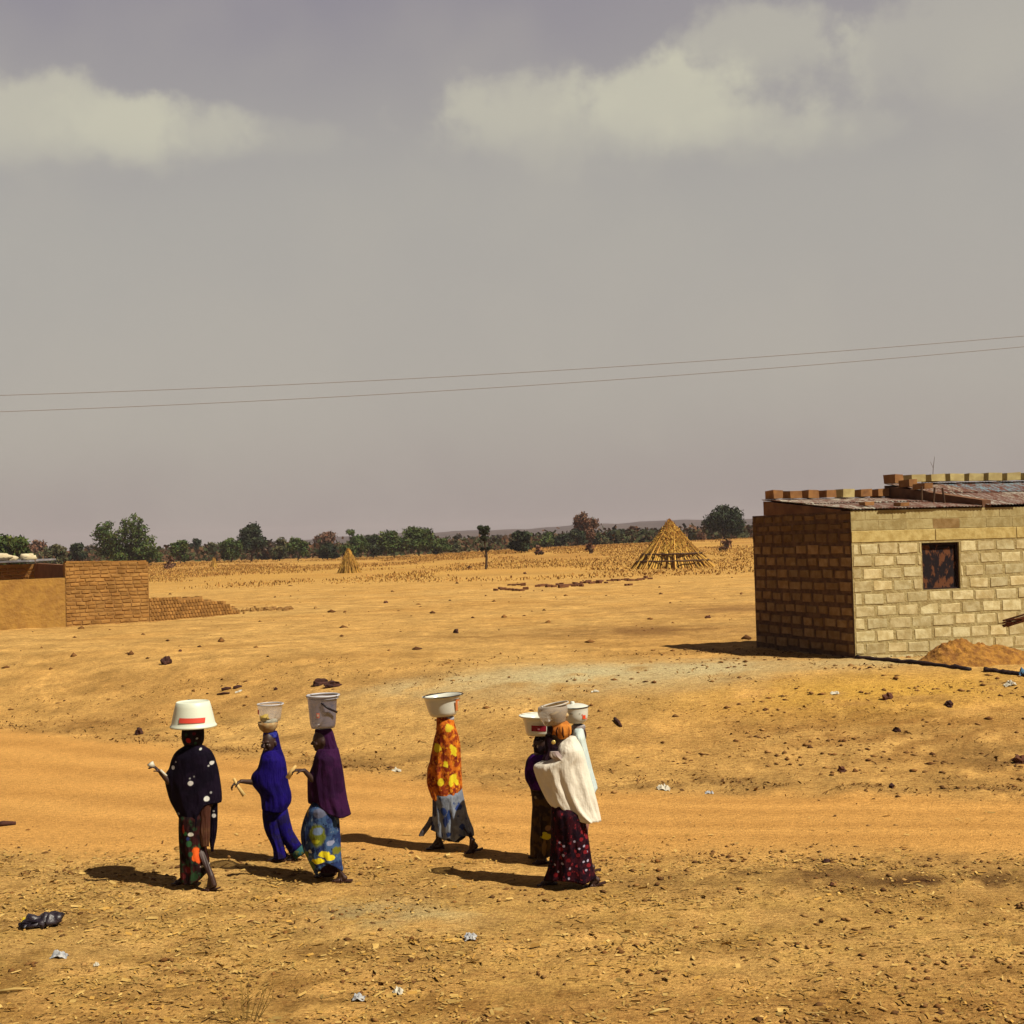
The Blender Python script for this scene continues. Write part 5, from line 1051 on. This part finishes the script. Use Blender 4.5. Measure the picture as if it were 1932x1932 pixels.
rloft(p, 'skirt', [(930, 235, 492), (1000, 230, 505), (1060, 230, 518), (1100, 230, 527), (1180, 228, 546), (1250, 222, 572), (1310, 212, 598), (1400, 205, 606)],
     fabric('blue_grey_print', (.17, .19, .24), (.24, .27, .33), 7, [(465, 1085, 30, (.03, .06, .24)), (335, 1120, (26, 40), (.03, .06, .22)), (380, 1150, (20, 50), (.03, .06, .2)), (350, 1210, (24, 50), (.03, .05, .18)), (500, 1255, 24, (.03, .06, .22)), (230, 1270, (20, 50), (.03, .04, .1)), (380, 1320, (30, 20), (.03, .06, .2)), (250, 1100, (20, 90), (.06, .06, .10))], p, extra=[((.04, .07, .2), 13, .60, .66)], wob=1.3), .66,
     hem=[(205, 1300), (240, 1310), (330, 1385), (380, 1350), (440, 1390), (480, 1345), (530, 1340), (606, 1355)], fold=.12, seed=14, minr=.18, nf=11)
loft(p, 'underskirt', [(1200, 260, 520), (1350, 270, 530), (1405, 300, 520)], fabric('dark_blue_underskirt', (.02, .025, .06), (.015, .015, .03), 9, p=p), .55, fold=.1, seed=5, hem=[(260, 1380), (400, 1400), (470, 1410), (530, 1370)])
loft(p, 'wrapper_end', [(1190, 205, 240), (1230, 185, 232), (1280, 150, 215), (1320, 120, 185), (1362, 104, 150)], fabric('grey_cloth_end', (.14, .13, .15), (.09, .08, .10), 9, p=p), .5, fold=.06, seed=6, nf=4)
rloft(p, 'veil', [(296, 272, 408), (310, 266, 416), (350, 265, 424), (420, 265, 445), (480, 247, 465), (560, 230, 480), (640, 215, 483), (720, 200, 487), (750, 182, 488), (800, 183, 490), (880, 177, 494), (940, 192, 497), (1000, 215, 497), (1040, 225, 497)], ORA, .58,
     hem=[(178, 900), (215, 1020), (260, 1035), (290, 985), (350, 998), (400, 1000), (450, 975), (497, 930)], fold=.07, seed=13, minr=.17)
lathe(p, 'head_pad', 355, [(45, 290), (64, 300), (66, 318), (52, 334)], mottled('white_blue_rag', (.55, .56, .6), (.3, .32, .4), 30), parent=p.root, thick=.01)
b = lathe(p, 'enamel_bowl', 327, [(176, 106), (172, 112), (158, 122), (150, 150), (138, 200), (126, 250), (116, 276), (100, 287), (0, 288)], ENAM, 'white enamel bowl with orange print on the head of the woman in orange', 'bowl', tilt=-.055)
rim(b, p, 325, 177, 106, .006, BLK, tilt=-.055)
RF = lambda y: 158-(y-122)*.245
patch(b, p, 'flower_print', 327, 438, 456, 140, 236, RF, ORG, bulge=.004); patch(b, p, 'flower_print', 327, 441, 470, 132, 150, RF, ORG, bulge=.005); patch(b, p, 'flower_print', 327, 180, 194, 140, 225, RF, mat('faded_print', (.45, .16, .08), .5), bulge=.004)
# ---- P5 woman in purple top, half hidden
p = Person(zB, 'person in a purple top and dark olive wrapper, half hidden left of the white shawl', 0, (1145, 1590))
t0 = V3((p.P(1095, 1545).x, p.Y+.12, 0)); t0.z = gz(t0.x, t0.y); t1 = V3((p.P(1130, 1610).x, p.Y-.1, 0)); t1.z = gz(t1.x, t1.y)
an = [V3((p.P(1170, 1500).x, t0.y, p.g.z+.11)), V3((p.P(1195, 1530).x, t1.y, p.g.z+.12))]
body(p, (1200, 545), 470, (-.95, .3, 0), (1205, 630), (1180, 760), (1200, 960), [(1120, 680, .02), (1250, 680, 0)], [(1095, 820, -.03), (1270, 830, 0)], [(1120, 930, -.05), (1260, 960, 0)], [(1150, 980, -.06), (1250, 1010, 0)],
     [(1170, 990, .04), (1230, 990, -.04)], [(1160, 1230, .05), (1210, 1230, -.05)], an, [t0, t1], free=())
rloft(p, 'wrapper', [(900, 1098, 1300), (960, 1105, 1305), (1000, 1114, 1310), (1100, 1120, 1325), (1200, 1112, 1335), (1300, 1108, 1335), (1400, 1100, 1330), (1535, 1100, 1290)], fabric('olive_striped_wrapper', (.09, .05, .016), (.035, .02, .014), 9, [(1240, 1340, (46, 26), (.75, .62, .02)), (1255, 1265, (26, 24), (.30, .16, .07)), (1225, 1310, (26, 14), (.7, .6, .03)), (1150, 1000, 14, (.25, .2, .1)), (1200, 1290, (8, 60), (.02, .01, .01)), (1225, 1440, (20, 80), (.2, .11, .03))], p, wob=.8), .6, fold=.1, seed=15, minr=.16)
rloft(p, 'blouse', [(632, 1120, 1280), (650, 1085, 1295), (700, 1063, 1305), (780, 1050, 1306), (860, 1056, 1305), (895, 1080, 1300), (935, 1100, 1296)], fabric('purple_blouse', (.060, .006, .13), (.022, .004, .05), 7, p=p), .56, fold=.06, seed=16, minr=.17)
loft(p, 'headscarf', [(462, 1148, 1262), (500, 1134, 1272), (560, 1130, 1282), (610, 1134, 1286), (650, 1145, 1280)], fabric('black_white_scarf', (.014, .008, .012), (.02, .01, .014), 14, [(1165, 545, (10, 24), (.35, .28, .22)), (1210, 520, (12, 24), (.32, .27, .24)), (1150, 625, (10, 14), (.32, .25, .2)), (1235, 600, 10, (.12, .02, .03))], p), .8, fold=.03, seed=17)
b = lathe(p, 'enamel_bowl', 1185, [(180, 284), (174, 292), (150, 304), (138, 330), (128, 380), (120, 430), (108, 456), (0, 460)], ENAM, 'white enamel bowl with dark red label, left one of the group of three loads', 'bowl')
rim(b, p, 1185, 181, 284, .007, ENAM)
RF = lambda y: 138-(y-330)*.18
patch(b, p, 'label', 1185, 1112, 1240, 358, 412, RF, DRED, bulge=.004); patch(b, p, 'label_print', 1185, 1165, 1182, 380, 396, RF, mat('pink_print', (.7, .3, .4), .5), bulge=.007)
patch(b, p, 'label_band', 1185, 1120, 1245, 340, 350, RF, PLW, bulge=.004)
# ---- P7 woman in pale blue veil behind
p = Person(zB, 'person in a pale blue white veil, hidden behind the woman in the white shawl', 0, (1560, 1650), 0)
p.Y += .0; t0 = V3((p.P(1480, 1600).x, p.Y+.1, 0)); t0.z = gz(t0.x, t0.y); t1 = V3((p.P(1560, 1620).x, p.Y-.1, 0)); t1.z = gz(t1.x, t1.y)
an = [V3((p.P(1530, 1500).x, t0.y, p.g.z+.11)), V3((p.P(1620, 1500).x, t1.y, p.g.z+.12))]
body(p, (1530, 470), 380, (-.9, .4, 0), (1540, 560), (1570, 700), (1590, 980), [(1510, 640, .03), (1600, 640, -.03)], [(1510, 820, -.02), (1640, 820, 0)], [(1540, 920, -.04), (1640, 930, 0)], [(1560, 960, -.04), (1640, 980, 0)],
     [(1570, 1020, .04), (1620, 1020, -.04)], [(1540, 1260, .04), (1600, 1260, -.04)], an, [t0, t1], free=())
rloft(p, 'wrapper', [(930, 1540, 1672), (1100, 1520, 1650), (1300, 1490, 1620), (1560, 1470, 1610)], fabric('dusty_pink_wrapper', (.42, .20, .15), (.3, .13, .1), 8, p=p), .7, fold=.08, seed=21, minr=.12)
rloft(p, 'veil', [(395, 1486, 1575), (420, 1478, 1584), (470, 1472, 1592), (520, 1480, 1598), (600, 1495, 1616), (700, 1505, 1640), (800, 1515, 1665), (880, 1520, 1690), (940, 1530, 1704), (975, 1540, 1706)], fabric('pale_blue_veil', (.66, .76, .72), (.58, .68, .68), 3, p=p), .6,
     hem=[(1510, 1000), (1600, 975), (1665, 962), (1706, 925)], fold=.06, seed=20, minr=.17)
lathe(p, 'head_pad', 1532, [(45, 368), (58, 380), (58, 400), (50, 420)], mottled('grey_head_pad', (.42, .38, .36), (.22, .19, .2), 25), parent=p.root, thick=.01)
b = lathe(p, 'enamel_pot', 1512, [(110, 210), (108, 216), (107, 250), (104, 290), (96, 322), (76, 346), (50, 354), (0, 356)], ENAM, 'white enamel pot with lid and red mark, right one of the group of three loads', 'pot')
rim(b, p, 1512, 110, 211, .005, BLK, tilt=-.05)
lathe(p, 'lid', 1512, [(0, 178), (30, 180), (70, 188), (102, 200), (110, 208)], ENAM, parent=b); lathe(p, 'knob', 1478, [(0, 160), (14, 162), (20, 172), (16, 184)], ENAM, parent=b)
RF = lambda y: 107-(y-250)*.06
patch(b, p, 'red_mark', 1512, 1562, 1588, 272, 305, RF, mat('bright_red_mark', (.85, .08, .02), .5), bulge=.004, n=4); patch(b, p, 'red_mark', 1512, 1555, 1562, 262, 274, RF, RED, bulge=.004, n=4); patch(b, p, 'red_mark', 1512, 1588, 1596, 300, 312, RF, RED, bulge=.004, n=4)
patch(b, p, 'grey_mark', 1512, 1452, 1478, 256, 264, RF, mat('grey_mark', (.25, .25, .22), .5), bulge=.004, n=4); patch(b, p, 'grey_mark', 1512, 1532, 1542, 254, 260, RF, mat('grey_mark_b', (.25, .25, .22), .5), bulge=.004, n=4)
# ---- P6 woman in white shawl
p = Person(zB, 'person in a big white shawl over a dark red dotted skirt', 0, (1450, 1806))
t0 = V3((p.P(1172, 1800).x, p.G(1230, 1803).y, 0)); t0.z = gz(t0.x, t0.y); t1 = V3((p.P(1600, 1805).x, p.G(1650, 1815).y, 0)); t1.z = gz(t1.x, t1.y)
an = [V3((p.P(1265, 1735).x, t0.y, p.g.z+.11)), V3((p.P(1670, 1730).x, t1.y, p.g.z+.14))]
body(p, (1330, 445), 350, (-.95, .25, -.1), (1360, 570), (1420, 720), (1430, 1080), [(1330, 640, .0), (1500, 620, 0)], [(1240, 800, -.05), (1560, 850, 0)], [(1180, 770, -.02), (1500, 1000, -.05)], [(1150, 745, 0), (1450, 1040, -.05)],
     [(1390, 1120, .05), (1470, 1120, -.05)], [(1350, 1380, .08), (1540, 1380, -.05)], an, [t0, t1], free=())
dots = [(x, y, 11, (.42, .38, .5)) for x, y in ((1395, 1420), (1490, 1375), (1530, 1440), (1575, 1425), (1390, 1500), (1570, 1560), (1385, 1575), (1320, 1590), (1450, 1615), (1350, 1650), (1610, 1560), (1360, 1390), (1440, 1700), (1595, 1640), (1600, 1480))]+[(x, y, 19, (.20, .012, .018)) for x, y in ((1585, 1480), (1550, 1360), (1600, 1350), (1440, 1540), (1520, 1500), (1620, 1600), (1370, 1450), (1440, 1660), (1600, 1440), (1330, 1680), (1560, 1300))]
rloft(p, 'skirt', [(1060, 1290, 1540), (1150, 1285, 1570), (1200, 1284, 1585), (1260, 1285, 1600), (1350, 1286, 1616), (1450, 1282, 1632), (1550, 1275, 1646), (1650, 1258, 1660), (1700, 1240, 1680), (1760, 1215, 1700)], fabric('dark_dotted_skirt', (.010, .003, .008), (.035, .005, .010), 14, dots, p, extra=[((.2, .015, .02), 26, .60, .66)], wob=.5), .62,
     hem=[(1220, 1755), (1300, 1735), (1400, 1725), (1480, 1735), (1560, 1760), (1640, 1740), (1700, 1720)], fold=.09, seed=22, minr=.19)
BM = fabric('black_blouse', (.014, .006, .012), (.025, .01, .018), 9, p=p)
rloft(p, 'blouse', [(560, 1260, 1480), (640, 1220, 1540), (800, 1240, 1560), (1000, 1280, 1560), (1100, 1290, 1560)], BM, .5, fold=.04, seed=3, minr=.1)
WH = fabric('white_shawl_cloth', (.86, .80, .68), (.80, .74, .62), 3, p=p)
rloft(p, 'shawl', [(478, 1440, 1505), (500, 1395, 1522), (540, 1345, 1545), (600, 1330, 1574), (650, 1308, 1588), (690, 1215, 1598), (705, 1160, 1601), (740, 1124, 1610), (800, 1140, 1625), (860, 1160, 1642), (930, 1190, 1662), (1000, 1224, 1682), (1060, 1256, 1698), (1120, 1310, 1712), (1180, 1400, 1726), (1235, 1540, 1738)], WH, .40,
     hem=[(1122, 760), (1160, 862), (1215, 965), (1265, 1080), (1330, 1135), (1440, 1195), (1545, 1232), (1600, 1215), (1650, 1215), (1738, 1222)], fold=.13, seed=24, nf=10, minr=.17, cap_top=True)
loft(p, 'shawl_fold', [(590, 1275, 1345), (625, 1262, 1372), (655, 1290, 1400), (676, 1340, 1415)], fabric('grey_shawl_fold', (.35, .27, .26), (.5, .42, .36), 6, p=p), .5, fold=.1, seed=5, d=-.13, nf=5)
loft(p, 'headscarf', [(343, 1275, 1430), (360, 1255, 1452), (400, 1248, 1470), (440, 1262, 1472), (470, 1285, 1464), (492, 1310, 1430)], fabric('orange_striped_scarf', (.66, .24, .04), (.45, .15, .03), 5, [(1262, 420, (40, 80), (.02, .008, .012)), (1338, 430, (8, 60), (.05, .015, .01)), (1392, 430, (9, 60), (.07, .02, .01)), (1445, 440, (7, 60), (.25, .08, .02))], p, wob=.8), .85, fold=.03, seed=26)
loft(p, 'collar_scarf', [(455, 1235, 1335), (520, 1228, 1350), (600, 1240, 1345), (680, 1200, 1330)], BM, .7, fold=.05, seed=8, d=-.02)
mb = p.mb(); mb.ell(p.P(1306, 508, -.13), (.022, .008, .022)); mb.build('earring', mat('gold', (.85, .65, .2), .3, metal=.6), p.root, True)
b = lathe(p, 'clear_basin', 1322, [(118, 190), (126, 200), (134, 230), (132, 262), (118, 300), (102, 340), (88, 362), (0, 366)], CLR3, 'hazy see-through plastic basin with tan contents on the striped orange scarf', 'basin', tilt=-.14)
rim(b, p, 1322, 120, 190, .008, mat('tan_rim', (.6, .54, .46), .4), tilt=-.18)
mb = MB(p.P(1360, 300)); mb.ell(p.P(1360, 290, 0), (.09, .08, .05), lump=.5, seed=4); tag(mb.build('grain_bag', mottled('tan_bag', (.5, .33, .12), (.6, .42, .2), 12), None, True), 'tan bag inside the hazy plastic basin', 'bag')
def tuck(p):
    # keep the parts of each body that clothes cover inside the clothes
    me = p.bo.data; fr = set()
    for a, b in p.free: fr.update(range(a, b))
    for i, v in enumerate(me.vertices):
        if i < p.hr[1] or i in fr: continue
        x, y, z = v.co.x+p.g.x, v.co.y+p.g.y, v.co.z+p.g.z; best = None
        for g_ in p.garm:
            c, rx, ry, zb, zt, yc = g_(x, z)
            if zb-.0 < z < zt and (best is None or ry > best[2]): best = (c, rx, ry, zb, zt, yc)
        if best is None: continue
        c, rx, ry, zb, zt, yc = best; u = max(-1, min(1, (x-c)/(rx*.84))); nx = c+u*rx*.84; lim = ry*.78*math.sqrt(max(1-(u*.84)**2, .02)); ny = max(-lim, min(lim, y-yc))+yc
        v.co.x = nx-p.g.x; v.co.y = ny-p.g.y
for p in PEOPLE: tuck(p)
# ------------------------------------------------------------------ haze
def haze():
    m = bpy.data.materials.new('haze_air'); m.use_nodes = True; nt = m.node_tree; nt.nodes.clear(); o = nt.nodes.new('ShaderNodeOutputMaterial'); v = nt.nodes.new('ShaderNodeVolumePrincipled')
    v.inputs['Density'].default_value = .00017; v.inputs['Color'].default_value = (.74, .66, .70, 1); v.inputs['Anisotropy'].default_value = .0; nt.links.new(v.outputs[0], o.inputs['Volume'])
    mb = MB((0, 0, 0)); mb.box((0, 1650, 30), (7600, 3900, 70)); ob = mb.build('haze', m); tag(ob, kind='stuff')
    ob['label'] = 'thin pale dust haze over the plain'; ob['category'] = 'haze'
haze()
K = .66
for m_ in bpy.data.materials:
    if m_.name == 'haze_air': continue
    for nd in m_.node_tree.nodes:
        for ip in nd.inputs:
            if ip.type == 'RGBA' and not ip.is_linked and nd.type in ('MIX', 'BSDF_PRINCIPLED') and ip.name in ('A', 'B', 'Base Color') and m_.name != 'dry_soil':
                c_ = ip.default_value; ip.default_value = (c_[0]*K, c_[1]*K, c_[2]*K, 1)
S.cycles.volume_bounces = 0; S.cycles.transparent_max_bounces = 12
